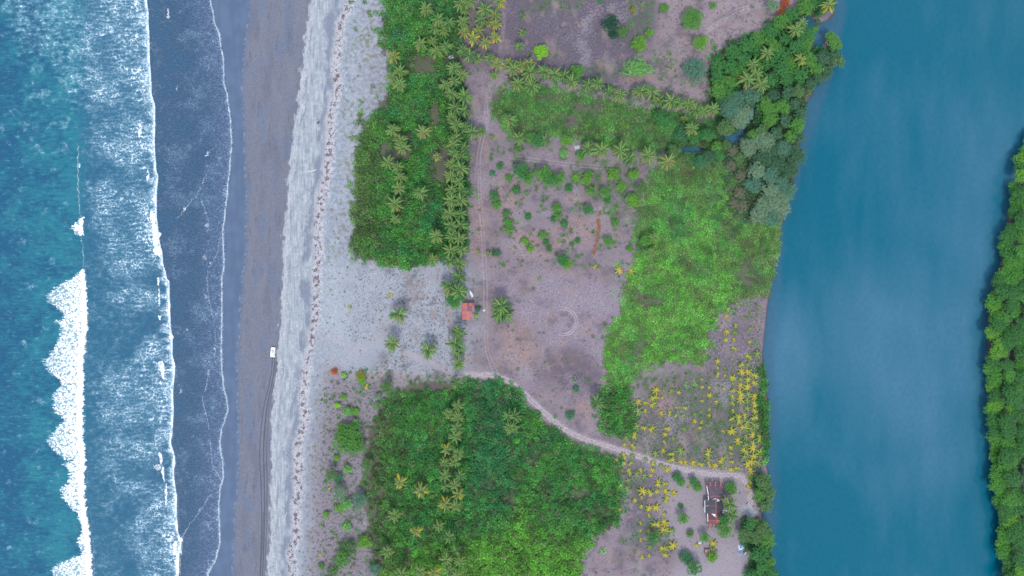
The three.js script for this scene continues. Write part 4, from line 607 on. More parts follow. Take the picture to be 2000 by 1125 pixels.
{
  const r = rng(1212);
  const rows = [
    ['young palms in the upper planted plot', 'in the plot above the road', [...tile(1000, 562, [[1685, 170, 'y', 1.1], [1750, 125, 'o'], [1670, 225], [1740, 295], [1670, 345, 'y', 1.1], [1735, 350, 'o'], [1665, 405], [1730, 405], [1730, 475, 'y', 1.1], [1855, 318, 'o', 1.1], [1850, 425], [1865, 200, 'o'], [1925, 155, 'o'], [1920, 215, 'o', 0.8], [1805, 238, 'o', 0.8], [1600, 570], [1600, 620, 'y', 0.8], [1600, 675, 'y', 1.1], [1655, 625, 'o', 0.7], [1725, 590, 'o', 0.7], [1720, 650, 'o', 0.7], [1660, 685, 'y', 0.7], [1480, 715, 'y', 0.8], [1480, 775], [1535, 775, 'y', 0.8], [1590, 780, 'y', 0.7], [1650, 790], [1540, 835, 'y', 1.1], [1590, 890, 'y', 1.1], [1480, 880], [1540, 945], [1535, 995], [1120, 800, 'y', 1.6], [1240, 805, 'o', 1.4], [1300, 815, 'y', 0.9], [1180, 800, 'o'], [1110, 860, 'y', 1.5], [1100, 910, 'y', 1.4], [1170, 860, 'y', 0.9], [1045, 900, 'y', 1.4], [985, 890, 'y', 1.6], [980, 960, 'o', 1.8], [1040, 960, 'y', 1.2], [1165, 980, 'y', 1.3], [1225, 975, 'y', 1.4], [1275, 995, 'y', 0.8], [1335, 995, 'y', 0.8], [1345, 935], [1285, 935], [1425, 985, 'o'], [1420, 1040, 'y', 1.2], [1480, 1045], [970, 1080, 'o', 1.7], [1025, 1090, 'y', 1.6], [1090, 1100, 'y', 1.6], [1210, 1095, 'y', 1.5], [1340, 1100, 'o', 1.3], [1465, 1090]]), ...tile(1000, 843, [[890, 50, 'o', 1.6], [955, 25, 'y', 1.5], [875, 100, 'y', 1.2], [940, 115, 'y', 1.4], [1190, 20], [1255, 50, 'o', 1.5], [1185, 80, 'y', 0.9], [1180, 145, 'y', 1.2], [1115, 170, 'o', 1.7], [1240, 170, 'y', 1.7]])]],
    ['young palms in rows beside the river bank', 'in the riverside rows', [...tile(1000, 562, [[1840, 540, 'y', 1.2], [1910, 515, 'o', 1.5], [1720, 700, 'y', 1.2], [1785, 600, 'y', 1.2], [1835, 600, 'o', 1.2], [1785, 655, 'y', 1.3], [1840, 655, 'y', 1.3], [1890, 680, 'y', 1.5], [1780, 715, 'o', 1.4], [1835, 715, 'y', 1.5], [1890, 740, 'y', 1.4], [1720, 745, 'o', 0.7], [1780, 765, 'y', 1.2], [1830, 770, 'y', 1.5], [1720, 800], [1720, 850], [1720, 905, 'y', 1.1], [1720, 960], [1715, 1020, 'y', 1.1], [1715, 1070, 'o', 0.8], [1710, 1115, 'y', 1.5], [1780, 820, 'y', 1.7], [1840, 830, 'o', 1.5], [1890, 850, 'y', 1.3], [1780, 870, 'y', 1.7], [1830, 880, 'o', 1.5], [1890, 905, 'y', 1.5], [1830, 940, 'o', 1.5], [1890, 960, 'y', 1.5], [1810, 1000, 'y', 1.5], [1760, 1020, 'y', 1.7], [1890, 1010, 'y', 1.7], [1830, 1050, 'o', 1.6], [1885, 1070, 'o', 1.5], [1810, 1090, 'y', 1.6], [1860, 1100, 'o', 1.5], [1910, 1080, 'o', 1.3], [1645, 1120, 'y', 0.9]]), ...tile(1000, 843, [[1760, 70, 'y', 1.8], [1820, 40, 'o', 1.6], [1870, 20, 'y', 1.6], [1925, 45, 'y', 1.5], [1820, 100, 'o', 1.6], [1880, 95, 'y', 1.5], [1810, 150, 'y', 1.5], [1870, 130, 'y', 1.6], [1930, 165, 'y', 1.5], [1880, 185, 'y', 1.6], [1810, 195, 'o', 1.4], [1860, 230, 'y', 1.5], [1910, 240, 'o', 1.9], [1830, 250, 'y', 1.4], [1860, 300, 'y', 1.4], [1850, 350, 'y', 1.3], [1860, 395, 'y', 1.1], [1840, 425, 'y', 0.9], [1705, 120, 'y', 1.1], [1705, 170, 'y', 0.9]])]],
    ['young palms hedging the road', 'along the road edge', tile(1000, 843, [[1240, 215, 'y', 1.6], [1310, 235, 'y', 1.2], [1350, 240, 'y', 1.5], [1410, 245, 'y', 1.5], [1470, 250, 'y', 1.4], [1530, 160, 'y', 1.8], [1528, 205, 'o', 1.6], [1530, 250, 'y', 1.3], [1580, 265, 'y', 1.6], [1635, 220, 'y', 1.6], [1640, 268, 'o', 1.4], [1710, 230, 'y', 1.3], [1705, 290, 'y', 1.2], [1755, 285, 'y', 1.2], [1310, 145, 'o', 2]])],
    ['young palms in the plot below the road', 'in the plot below the road', tile(1000, 843, [[870, 185, 'y', 1.7], [935, 190, 'o', 1.3], [870, 245, 'y', 1.2], [920, 245, 'y', 1.2], [815, 225, 'y', 1.2], [860, 300, 'y', 0.9], [910, 310, 'y', 1.7], [970, 330, 'o', 1.7], [1030, 340, 'o', 1.6], [1000, 300, 'y', 1.2], [1040, 215, 'o'], [1100, 240, 'y', 1.2], [1095, 295, 'y', 1.3], [1160, 265, 'o', 1.4], [1210, 290, 'y', 1.7], [1080, 335, 'y', 0.9], [1140, 395, 'y', 1.7], [1195, 405, 'y', 1.7], [840, 420, 'y', 1.2], [905, 375, 'o', 1.6], [895, 440, 'o', 1.3], [1015, 460, 'y', 1.7], [1075, 470, 'y', 1.7], [1130, 460, 'y', 1.1], [1200, 465, 'y', 1.7], [1200, 520, 'y', 1.6], [1265, 475, 'y', 1.4], [1010, 510, 'y', 0.9], [955, 530], [1005, 580], [1065, 590, 'y', 1.4], [1125, 585, 'y', 1.6], [1065, 650, 'y', 1.1], [1185, 640, 'y', 1], [835, 600, 'y', 1.2], [1000, 710, 'y', 0.9], [1000, 770, 'y', 0.8], [1065, 775], [1000, 840, 'y', 1], [1120, 830, 'y', 1.1], [1070, 895, 'o', 1.1], [1070, 960, 'y', 1], [1015, 970, 'y', 1.2], [1120, 715, 'y', 1.8], [1190, 705, 'y', 2.1], [1120, 775, 'o', 1.6], [1190, 765, 'y', 2], [1240, 770, 'o', 1.8], [1250, 880, 'y', 1.9], [1180, 910, 'y', 1.8], [1195, 955, 'y', 1.4]])],
    ['young palms in the house yard', 'in the house yard', tile(1000, 843, [[1570, 865, 'y', 1.6], [1440, 880, 'y', 1.3], [1555, 930, 'o', 2], [1380, 430, 'y', 0.8], [1840, 475, 'y', 0.7]])],
    ['young palms on the dune', 'on the dry dune', [...tile(500, 843, [[580, 440, 'y', 0.9], [870, 820, 'y', 1.3], [500, 960, 'y', 0.7]]), ...tile(500, 562, [[1052, 57, 'y', 1], [735, 150, 'y', 0.8], [870, 770, 'y', 1.4]])]],
    ['young palms at the edge of the cleared field', 'at the cleared field edge', tile(1000, 281, [[650, 960, 'y', 1.2], [830, 990, 'y', 1.5], [930, 995, 'y', 1.4]])],
  ];
  for (const [group, where, list] of rows) {
    list.sort((a, b) => a[1] - b[1]);
    list.forEach(([mx, my, k, s], i) => {
      const m = mesh(YOUNG[k === 'o' ? 2 : r() < 0.5 ? 0 : 1], frondMat), x = wx(mx, 1), z = wz(my, 1), q = 1.05 * s * (group.includes('river') ? 1.12 : 1.0) * (0.78 + 0.35 * r()) ;
      m.position.set(x, groundH(mx, my), z); m.scale.set(q, q, q); m.rotation.y = r() * 6.283;
      add(m, 'young_palm', `${ordinal(i + 1)} young palm from the top ${where}, ${k === 'o' ? 'olive green' : 'yellow'}`, 'young palm', group);
    });
  }
}

// ------------------------------------------------------------------ trees and shrubs
function treeProto(seed, R, H, mat, opt, bark = barkMat) {
  const g = new THREE.Group(), { list, L } = crownLeaves(seed, R, opt), lift = H - R * (opt?.flat ?? 0.62) * 1.1;
  for (const l of list) l.p[1] += lift;
  const r = rng(seed + 1), wood = [woodTube([0, -0.3, 0], [0.2 * (r() - 0.5), lift + R * 0.15, 0.2 * (r() - 0.5)], 0.09 * R * 0.6, 0.05 * R * 0.6, 6)];
  for (const [x, y, z] of L.slice(0, 7)) wood.push(woodTube([0, lift + R * 0.05, 0], [x * 0.9, y + lift, z * 0.9], 0.035 * R, 0.014 * R, 4));
  mesh(mergeGeometries(wood), bark, 'trunk', g); mesh(leafCloud(seed + 2, list, TONE, 0.25), mat, 'crown', g); return g;
}
const MT = { mangrove: leafMat([0.059, 0.215, 0.032]), mangrove2: leafMat([0.036, 0.150, 0.035]), mangrove3: leafMat([0.095, 0.260, 0.028]), broad: leafMat([0.036, 0.160, 0.040]), broad2: leafMat([0.068, 0.205, 0.036]), lime: leafMat([0.162, 0.390, 0.021]), limey: leafMat([0.095, 0.247, 0.028]), dark: leafMat([0.010, 0.062, 0.035]), olive: leafMat([0.071, 0.156, 0.052]), olive2: leafMat([0.040, 0.114, 0.060]), grey: leafMat([0.130, 0.215, 0.140]), grey2: leafMat([0.070, 0.175, 0.125]), teal: leafMat([0.040, 0.150, 0.070]), dryb: leafMat([0.125, 0.13, 0.088]), rust: leafMat([0.315, 0.071, 0.017]), yellow: leafMat([0.195, 0.195, 0.015]), pale: leafMat([0.123, 0.299, 0.088]) };
const BROAD = { lobes: 12, leaf: 0.42, cover: 2.3 }, FEATHER = { lobes: 16, leaf: 0.8, wide: 0.2, cover: 2.5, loose: 0.34, tuft: 1.05, flat: 0.5 }, TIGHT = { lobes: 10, leaf: 0.34, cover: 2.8, loose: 0.05, tuft: 0.55, flat: 0.75 }, MANG = { lobes: 16, leaf: 0.4, cover: 2.5, tuft: 0.85, loose: 0.1, flat: 0.55 };
const treeCache = new Map();
function tree(name, label, category, group, mx, my, rpx, H, mat, opt, { variant = 0, bark = barkMat, stretch = 1, turn } = {}) {
  const R = rpx * U, Rq = Math.max(1, Math.round(R * 1.0));
  const k0 = MTKEY.get(mat) + '|' + [opt.leaf, opt.wide ?? 0, Rq, variant].join();
  const r = rng(Math.round(mx * 131 + my * 7));
  if (!treeCache.has(k0)) treeCache.set(k0, treeProto(1000 + treeCache.size * 17, Rq, Math.max(H, Rq * 0.75), mat, opt, bark));
  const o = treeCache.get(k0).clone(), f = R / Rq; o.scale.set(f * stretch, f, f / Math.sqrt(stretch)); o.rotation.y = turn ?? r() * 6.283;
  const hh = H * 0.75, x = wx(mx, hh), z = wz(my, hh); o.position.set(x, Math.max(-0.5, groundH(x / U + 1000, z / U + 562.5)) - 0.05, z);
  return add(o, name, label, category, group);
}
const MTKEY = new Map(Object.entries(MT).map(([k, v]) => [v, k]));
// far bank: mangroves, waterside row first
{
  const r = rng(555), edge = curve([[2022, 250], [2010, 285], [1994, 330], [1984, 385], [1984, 425], [1969, 470], [1969, 515], [1950, 560], [1945, 590], [1940, 640], [1939, 690], [1939, 745], [1943, 790], [1944, 850], [1949, 905], [1953, 960], [1959, 1010], [1965, 1060], [1969, 1125], [1972, 1180]]);
  const lists = [[], [], [], []];
  for (let my = 262; my < 1178; my += 17) lists[0].push([edge(my) + (r() - 0.5) * 5, my + (r() - 0.5) * 6]);
  for (let k = 1; k < 4; k++) for (let my = 262 + k * 7; my < 1178; my += 22) { const x = edge(my) + 2 + k * 21 + (r() - 0.5) * 18; if (x < 2012) lists[k].push([x, my + (r() - 0.5) * 12]); }
  ['in the waterside mangrove line', 'behind the waterside mangrove line', 'in the third mangrove line', 'in the fourth mangrove line'].forEach((where, k) => lists[k].forEach(([x, y], i) => {
    const t = r(), m = t < 0.48 ? MT.mangrove : t < 0.88 ? MT.mangrove2 : MT.mangrove3;
    tree('mangrove_tree', `${ordinal(i + 1)} mangrove from the top ${where}, ${m === MT.mangrove3 ? 'lime green' : m === MT.mangrove ? 'bright green' : 'dark green'}`, 'mangrove', 'mangroves on the far bank', x, y, 13 + r() * 7, 4.6 + r() * 2.4 + (k > 0 ? 1 : 0), m, MANG, { variant: Math.floor(r() * 3) });
  }));
}
// near bank woods
{
  const r = rng(808), W = [
    ['river_tree', 'in the dense green wood', 'green trees of the dense riverside wood', 'tree', [[1402, 128], [1428, 106], [1452, 92], [1478, 80], [1503, 64], [1524, 48], [1545, 32], [1568, 18], [1590, 6], [1612, 4], [1398, 152], [1424, 136], [1450, 118], [1478, 106], [1508, 92], [1533, 76], [1556, 66], [1400, 176], [1422, 163], [1444, 146], [1474, 136], [1500, 122], [1525, 110], [1550, 96], [1572, 88], [1545, 128], [1520, 140], [1498, 158], [1530, 158], [1560, 148], [1575, 118], [1418, 183], [1575, 70]], [MT.broad, MT.broad2, MT.broad], BROAD, [15, 19], [4.5, 7]],
    ['river_tree', 'on the wooded river bend', 'olive trees on the river bend', 'tree', [[1590, 138], [1606, 118], [1612, 142], [1628, 112], [1636, 122], [1620, 78], [1628, 90], [1580, 165], [1556, 180], [1534, 185], [1508, 188], [1548, 206], [1562, 222], [1524, 212], [1500, 214], [1552, 248], [1528, 238], [1500, 236], [1540, 268], [1512, 262], [1486, 256], [1470, 268], [1556, 268], [1600, 150], [1490, 206]], [MT.olive2, MT.olive, MT.broad2, MT.olive2], BROAD, [12, 17], [4, 6]],
    ['feathery_tree', 'above the river narrows', 'grey green feathery trees', 'tree', [[1466, 186], [1438, 196], [1424, 216], [1450, 226], [1440, 238], [1412, 200], [1490, 278], [1500, 292], [1528, 292], [1550, 306], [1486, 314], [1514, 322], [1540, 334], [1500, 346], [1474, 334], [1520, 360], [1534, 374], [1498, 374], [1514, 394], [1490, 402], [1522, 408], [1470, 360], [1480, 420], [1505, 425], [1460, 290]], [MT.grey, MT.grey2, MT.grey, MT.grey2, MT.olive2], FEATHER, [17, 22], [4, 5.5]],
    ['dry_bush', 'in the dry brown patch', 'dry grey brown bushes', 'bush', [[1428, 296], [1442, 312], [1426, 324], [1444, 344], [1428, 356], [1442, 378], [1430, 396], [1446, 404], [1416, 284]], [MT.dryb, MT.dryb, MT.olive], FEATHER, [10, 14], [1.8, 2.6]],
    ['river_tree', 'on the bank below the house', 'trees on the bank by the house', 'tree', [[1488, 938], [1496, 960], [1482, 965], [1492, 984], [1462, 1022], [1452, 1042], [1476, 1046], [1488, 1028], [1498, 1052], [1490, 1074], [1498, 1096], [1482, 1104], [1504, 1118], [1474, 1078], [1488, 1128], [1506, 1142], [1470, 1124]], [MT.broad, MT.broad, MT.broad2, MT.olive], BROAD, [13, 17], [4, 6.5]],
  ];
  for (const [name, where, group, cat, list, mats, opt, [r0, r1], [h0, h1]] of W) {
    list.sort((a, b) => a[1] - b[1]);
    list.forEach(([x, y], i) => { const m = mats[Math.floor(r() * mats.length)], k = MTKEY.get(m), c = k.startsWith('broad2') ? 'bright green' : k.startsWith('broad') ? 'green' : k === 'olive2' ? 'dull olive' : k === 'olive' ? 'olive' : k === 'dryb' ? 'brown' : k === 'grey2' ? 'blue green' : 'grey green'; tree(name, `${ordinal(i + 1)} ${cat} from the top ${where}, ${c}`, cat, group, x, y, r0 + r() * (r1 - r0), h0 + r() * (h1 - h0), m, opt, { variant: Math.floor(r() * 2), bark: opt === FEATHER ? greyBark : barkMat }); });
  }
}
// single trees and shrubs that stand apart
const one = (name, label, category, mx, my, rpx, H, m, opt = BROAD, extra) => tree(name, label, category, null, mx, my, rpx, H, m, opt, extra);
one('mango_tree', 'large dark green tree alone in the purple field', 'tree', 1190, 50, 19, 6.5, MT.dark, BROAD, { stretch: 1.1, turn: 0.5 });
one('dark_sapling', 'smaller dark crown below the large dark tree', 'tree', 1196, 70, 10, 4, MT.dark);
one('pale_shrub', 'pale olive shrub leaning against the large dark tree', 'shrub', 1214, 66, 13, 2, MT.olive, FEATHER);
one('round_tree', 'round lime green tree above the slanting palm row', 'tree', 1056, 104, 15, 4.5, MT.lime, TIGHT);
one('round_tree', 'broad round green tree in the pale upper field', 'tree', 1351, 40, 22, 6, MT.broad2, TIGHT);
one('round_tree', 'round yellow green tree beside the dense riverside wood', 'tree', 1366, 86, 16, 5, MT.limey, TIGHT);
one('round_shrub', 'small round green shrub at the top field edge', 'shrub', 1296, 17, 10, 3, MT.broad2, TIGHT);
one('slender_shrub', 'slender yellow olive shrub near the mossy patch', 'shrub', 1236, 22, 7, 2, MT.yellow, FEATHER);
one('round_shrub', 'small lime shrub above the sprawling olive shrub', 'shrub', 1268, 66, 10, 3, MT.limey, TIGHT);
one('sprawling_shrub', 'sprawling olive lime shrub in the middle field', 'shrub', 1248, 87, 16, 3, MT.limey, BROAD, { stretch: 1.15, turn: 0.3 });
one('feathery_tree', 'blue green feathery tree west of the dense wood', 'tree', 1356, 140, 26, 4.5, MT.grey2, FEATHER, { bark: greyBark });
one('pale_shrub', 'wide pale green shrub on pink ground', 'shrub', 1243, 137, 22, 2.4, MT.pale, FEATHER, { stretch: 1.3, turn: 0 });
one('grey_shrub', 'grey green shrub at the top beside rusty leaves', 'shrub', 1505, 16, 14, 3.4, MT.grey, FEATHER, { bark: greyBark });
one('rusty_bush', 'rust orange dead bush, upper of the two', 'bush', 1532, 8, 10, 2, MT.rust, FEATHER);
one('rusty_bush', 'rust orange dead bush, lower of the two', 'bush', 1524, 26, 9, 1.8, MT.rust, FEATHER);
one('round_shrub', 'tiny green shrub beside the upper field track', 'shrub', 1391, 13, 7, 1.6, MT.broad2, BROAD);
one('round_shrub', 'tiny blue green shrub at the top edge of the purple field', 'shrub', 1172, 5, 6, 1.4, MT.teal, BROAD);
one('round_bush', 'green bush tucked behind the slanting palm row', 'bush', 1126, 143, 15, 3.6, MT.broad2, TIGHT);
one('round_shrub', 'small round shrub standing in the creek mouth', 'shrub', 1594, 57, 7, 1.8, MT.broad2, TIGHT);
one('round_bush', 'big dark bush behind the red hut', 'bush', 884, 585, 15, 3.4, MT.broad, BROAD);
one('round_bush', 'bright bush at the corner of the red hut', 'bush', 890, 594, 11, 2.6, MT.broad2, BROAD);
one('round_bush', 'bush under the twin palms north of the hut', 'bush', 900, 577, 13, 3, MT.broad, BROAD);
one('small_shrub', 'dull shrub against the east wall of the hut', 'shrub', 934, 602, 7, 1.5, MT.olive2, BROAD);
one('small_shrub', 'bright little shrub at the hut corner', 'shrub', 930, 617, 4, 1.2, MT.lime, BROAD);
one('round_bush', 'round green bush east of the house', 'bush', 1424, 951, 14, 3.2, MT.broad2, TIGHT);
one('round_bush', 'upper oval green bush west of the house', 'bush', 1322, 930, 10, 2.8, MT.broad, TIGHT);
one('round_bush', 'lower oval green bush west of the house', 'bush', 1329, 940, 9, 2.6, MT.broad2, TIGHT);
one('round_bush', 'green bush nearest the house lean-to', 'bush', 1352, 937, 9, 2.6, MT.broad, TIGHT);
one('round_bush', 'green bush at the house west wall', 'bush', 1361, 949, 10, 2.6, MT.broad2, TIGHT);
one('leafy_tree', 'bright leafy tree south of the house', 'tree', 1413, 1030, 18, 5, MT.broad2, BROAD);
one('leafy_tree', 'leafy tree against the south lean-to', 'tree', 1411, 1010, 11, 4.4, MT.broad, BROAD);
one('round_bush', 'round green bush in the south yard', 'bush', 1373, 1045, 11, 2.6, MT.broad2, BROAD);
one('small_bush', 'yellowish bush with dry grass in the west yard', 'bush', 1330, 1007, 12, 2, MT.broad2, BROAD);
one('small_shrub', 'small dark shrub in the west yard', 'shrub', 1328, 987, 6, 1.4, MT.broad, BROAD);
one('small_shrub', 'thin olive shrub in the south yard', 'shrub', 1346, 1040, 8, 1.4, MT.olive, FEATHER);
one('leafy_bush', 'lime bush beside the timber crate', 'bush', 1387, 1086, 12, 2.6, MT.limey, BROAD);
one('round_bush', 'dark green bushes at the yard bottom', 'bush', 1352, 1103, 16, 2.4, MT.broad, BROAD);
one('round_bush', 'sprawling dark bush below the young palms', 'bush', 1338, 1085, 14, 1.8, MT.teal, FEATHER);
one('round_bush', 'dark undergrowth bush among young palms', 'bush', 1272, 1046, 14, 1.8, MT.broad, BROAD);
one('leafy_bush', 'lime bush by the river landing', 'bush', 1474, 1018, 7, 2, MT.lime, BROAD);
{
  const groups = [
    ['dune_shrub', 'on the dry southern dune', 'shrubs on the dry southern dune', [[685, 856, 26, 'broad2', 2.6], [672, 846, 15, 'limey', 2], [697, 868, 14, 'teal', 2], [680, 915, 8, 'pale', 1.4], [652, 922, 11, 'olive', 1.6], [662, 932, 10, 'teal', 1.5], [666, 957, 12, 'grey', 1.6], [706, 970, 13, 'grey2', 1.8], [679, 983, 12, 'pale', 1.6], [664, 990, 8, 'limey', 1.4], [679, 1025, 8, 'pale', 1.2], [714, 1056, 13, 'limey', 2], [682, 1068, 16, 'olive', 2], [672, 1084, 14, 'broad2', 1.8], [629, 1103, 6, 'broad2', 1.2], [734, 1108, 11, 'grey2', 1.8], [659, 892, 5, 'limey', 1], [638, 1003, 6, 'limey', 1], [680, 802, 9, 'pale', 1.5], [697, 802, 7, 'limey', 1.3], [660, 790, 5, 'lime', 1], [672, 774, 6, 'limey', 1.1], [706, 732, 9, 'yellow', 1.4], [709, 742, 8, 'limey', 1.3], [757, 752, 12, 'olive', 1.5], [675, 732, 4, 'lime', 1], [672, 835, 10, 'limey', 1.6], [697, 827, 9, 'pale', 1.5], [740, 772, 7, 'grey', 1.2], [722, 900, 10, 'olive', 1.4], [658, 1105, 10, 'olive', 1.3], [650, 1120, 9, 'olive', 1.2], [655, 725, 6, 'rust', 0.9]]],
    ['field_shrub', 'in the cleared field', 'shrubs left in the cleared field', [[1018, 338, 15, 'broad', 2.6], [1030, 350, 12, 'broad2', 2.2], [1060, 342, 15, 'broad2', 2.4], [1072, 356, 11, 'broad', 2], [1091, 351, 12, 'broad2', 2], [1008, 372, 8, 'broad', 1.6], [1087, 408, 9, 'broad2', 1.6], [1090, 422, 7, 'broad2', 1.4], [1101, 437, 7, 'broad', 1.4], [1080, 428, 6, 'broad', 1.2], [1060, 459, 8, 'broad2', 1.5], [1066, 474, 6, 'broad', 1.2], [1073, 487, 6, 'broad', 1.2], [1025, 471, 7, 'limey', 1.2], [1035, 486, 7, 'limey', 1.2], [1096, 510, 10, 'broad', 1.5], [1108, 515, 9, 'limey', 1.4], [1147, 413, 9, 'broad', 1.6], [1127, 470, 6, 'broad', 1.2], [1200, 436, 7, 'broad2', 1.3], [1229, 486, 7, 'broad2', 1.3], [1185, 471, 9, 'broad2', 1.3], [1124, 348, 8, 'limey', 1.5], [1145, 352, 10, 'limey', 1.6], [1150, 340, 7, 'broad2', 1.4], [1197, 341, 10, 'limey', 1.6], [1235, 343, 10, 'limey', 1.6], [1212, 366, 9, 'limey', 1.5], [1152, 376, 9, 'broad2', 1.5], [1180, 378, 10, 'broad2', 1.6], [1186, 392, 8, 'broad', 1.4], [1235, 392, 13, 'limey', 1.8], [1250, 374, 12, 'olive', 1.8], [1110, 368, 8, 'broad', 1.4], [1031, 424, 6, 'broad', 1.2], [1116, 478, 4, 'broad', 1], [965, 385, 9, 'broad', 1.8], [970, 400, 8, 'broad2', 1.5], [992, 434, 8, 'broad2', 1.6], [992, 448, 8, 'broad2', 1.5], [977, 326, 7, 'broad', 1.4], [962, 341, 5, 'teal', 1.1], [993, 348, 6, 'broad2', 1.2], [988, 416, 6, 'broad', 1.2], [1050, 280, 12, 'broad', 1.8], [1036, 272, 9, 'broad2', 1.6], [1012, 290, 8, 'olive', 1.4], [1104, 276, 9, 'limey', 1.5], [1100, 300, 8, 'pale', 1.3], [1134, 306, 9, 'broad2', 1.6], [1112, 810, 8, 'teal', 1.2], [1124, 758, 6, 'teal', 1], [970, 494, 8, 'olive2', 1.4], [1258, 470, 10, 'broad2', 1.4]]],
    ['bank_shrub', 'in the damp hollow by the creek', 'shrubs by the creek', [[1366, 318, 12, 'teal', 2], [1350, 270, 14, 'broad', 2], [1375, 268, 12, 'broad', 2], [1290, 240, 18, 'broad', 1.8], [1330, 262, 14, 'teal', 1.8], [1396, 290, 10, 'broad2', 2], [1400, 305, 10, 'broad', 2], [1410, 255, 14, 'olive', 1.6], [1382, 308, 12, 'olive2', 1.8], [1312, 300, 12, 'olive', 1.6]]],
  ];
  const adj = { broad: 'green', broad2: 'bright green', limey: 'yellow green', lime: 'lime', pale: 'pale green', olive: 'olive', olive2: 'dull olive', teal: 'blue green', grey: 'grey green', grey2: 'blue grey', yellow: 'yellow', rust: 'rusty' };
  for (const [name, where, group, list] of groups) { list.sort((a, b) => a[1] - b[1]); list.forEach(([x, y, rp, m, h], i) => tree(name, `${ordinal(i + 1)} shrub from the top ${where}, ${rp > 11 ? 'wide' : rp > 7 ? 'mid-sized' : 'small'}, ${adj[m]}`, 'shrub', group, x, y, rp * 1.18, h, MT[m], m.startsWith('grey') || m === 'pale' ? FEATHER : BROAD, { variant: i % 2 })); }
}
// ------------------------------------------------------------------ buildings and other made things
const box = (w, h, d, x = 0, y = 0, z = 0) => new THREE.BoxGeometry(w, h, d).translate(x, y, z);
const paint = (r, g, b, rough = 0.8, metal = 0) => new THREE.MeshStandardMaterial({ color: new THREE.Color(r, g, b).multiplyScalar(0.72), roughness: rough, metalness: metal, side: THREE.DoubleSide });
function rustTexture(seed) {                                  // weathered sheet: blotches and streaks down the fall
  const N = 128, px = new Uint8Array(N * N * 4);
  for (let j = 0; j < N; j++) for (let i = 0; i < N; i++) { const a = fbm(i * 0.05 + seed, j * 0.02, 3), b = noise(i * 0.4 + seed, j * 0.07), k = clamp(0.82 + 0.28 * a + 0.16 * b), o = (j * N + i) * 4; px[o] = 255 * k; px[o + 1] = 255 * k * (0.95 + 0.06 * b); px[o + 2] = 255 * k * (0.96 + 0.08 * a); px[o + 3] = 255; }
  const t = new THREE.DataTexture(px, N, N, THREE.RGBAFormat); t.colorSpace = THREE.SRGBColorSpace; t.magFilter = THREE.LinearFilter; t.wrapS = t.wrapT = THREE.RepeatWrapping; t.needsUpdate = true; return t;
}
const RT = [rustTexture(3), rustTexture(41)];
const sheetMat = (r, g, b, k = 0) => new THREE.MeshStandardMaterial({ color: new THREE.Color(r, g, b).multiplyScalar(0.72), roughness: 0.7, map: RT[k], side: THREE.DoubleSide });
// a corrugated sheet between four corners: A-B along the ridge, D-C along the eave
function corrugated(A, B, C, D, waves = 6, amp = 0.03) {
  const pos = [], uv = [], idx = [], n = waves * 2, N = new THREE.Vector3().subVectors(new THREE.Vector3(...B), new THREE.Vector3(...A)).cross(new THREE.Vector3().subVectors(new THREE.Vector3(...D), new THREE.Vector3(...A))).normalize(); if (N.y < 0) N.negate();
  for (let i = 0; i <= n; i++) { const t = i / n, o = (i % 2 ? amp : -amp); for (const [P, Q, v] of [[A, B, 0], [D, C, 1]]) { pos.push(mix(P[0], Q[0], t) + N.x * o, mix(P[1], Q[1], t) + N.y * o, mix(P[2], Q[2], t) + N.z * o); uv.push(t, v); } }
  for (let i = 0; i < n; i++) { const a = i * 2; idx.push(a, a + 1, a + 2, a + 2, a + 1, a + 3); }
  const g = new THREE.BufferGeometry(); g.setAttribute('position', new THREE.Float32BufferAttribute(pos, 3)); g.setAttribute('uv', new THREE.Float32BufferAttribute(uv, 2)); g.setIndex(idx); g.computeVertexNormals(); return g;
}
function slope(parent, name, A, B, C, D, cols, rows, mats, seed) {          // a roof slope as overlapping sheets
  const r = rng(seed), L = (P, Q, t) => [0, 1, 2].map((k) => mix(P[k], Q[k], t));
  for (let j = 0; j < rows; j++) for (let i = 0; i < cols; i++) {
    const u0 = i / cols, u1 = (i + 1.04) / cols, v0 = j / rows, v1 = Math.min(1, (j + 1.06) / rows), up = 0.03 * (rows - j) + 0.012 * (i % 2) + 0.015 * r(), at = (u, v) => { const p = L(L(A, B, u), L(D, C, u), v); p[1] += up; return p; };
    const m = typeof mats === 'function' ? mats(i, j, r) : mats[Math.floor(r() * mats.length)];
    mesh(corrugated(at(u0, v0), at(Math.min(1, u1), v0), at(Math.min(1, u1), v1), at(u0, v1)), m, name, parent);
  }
}
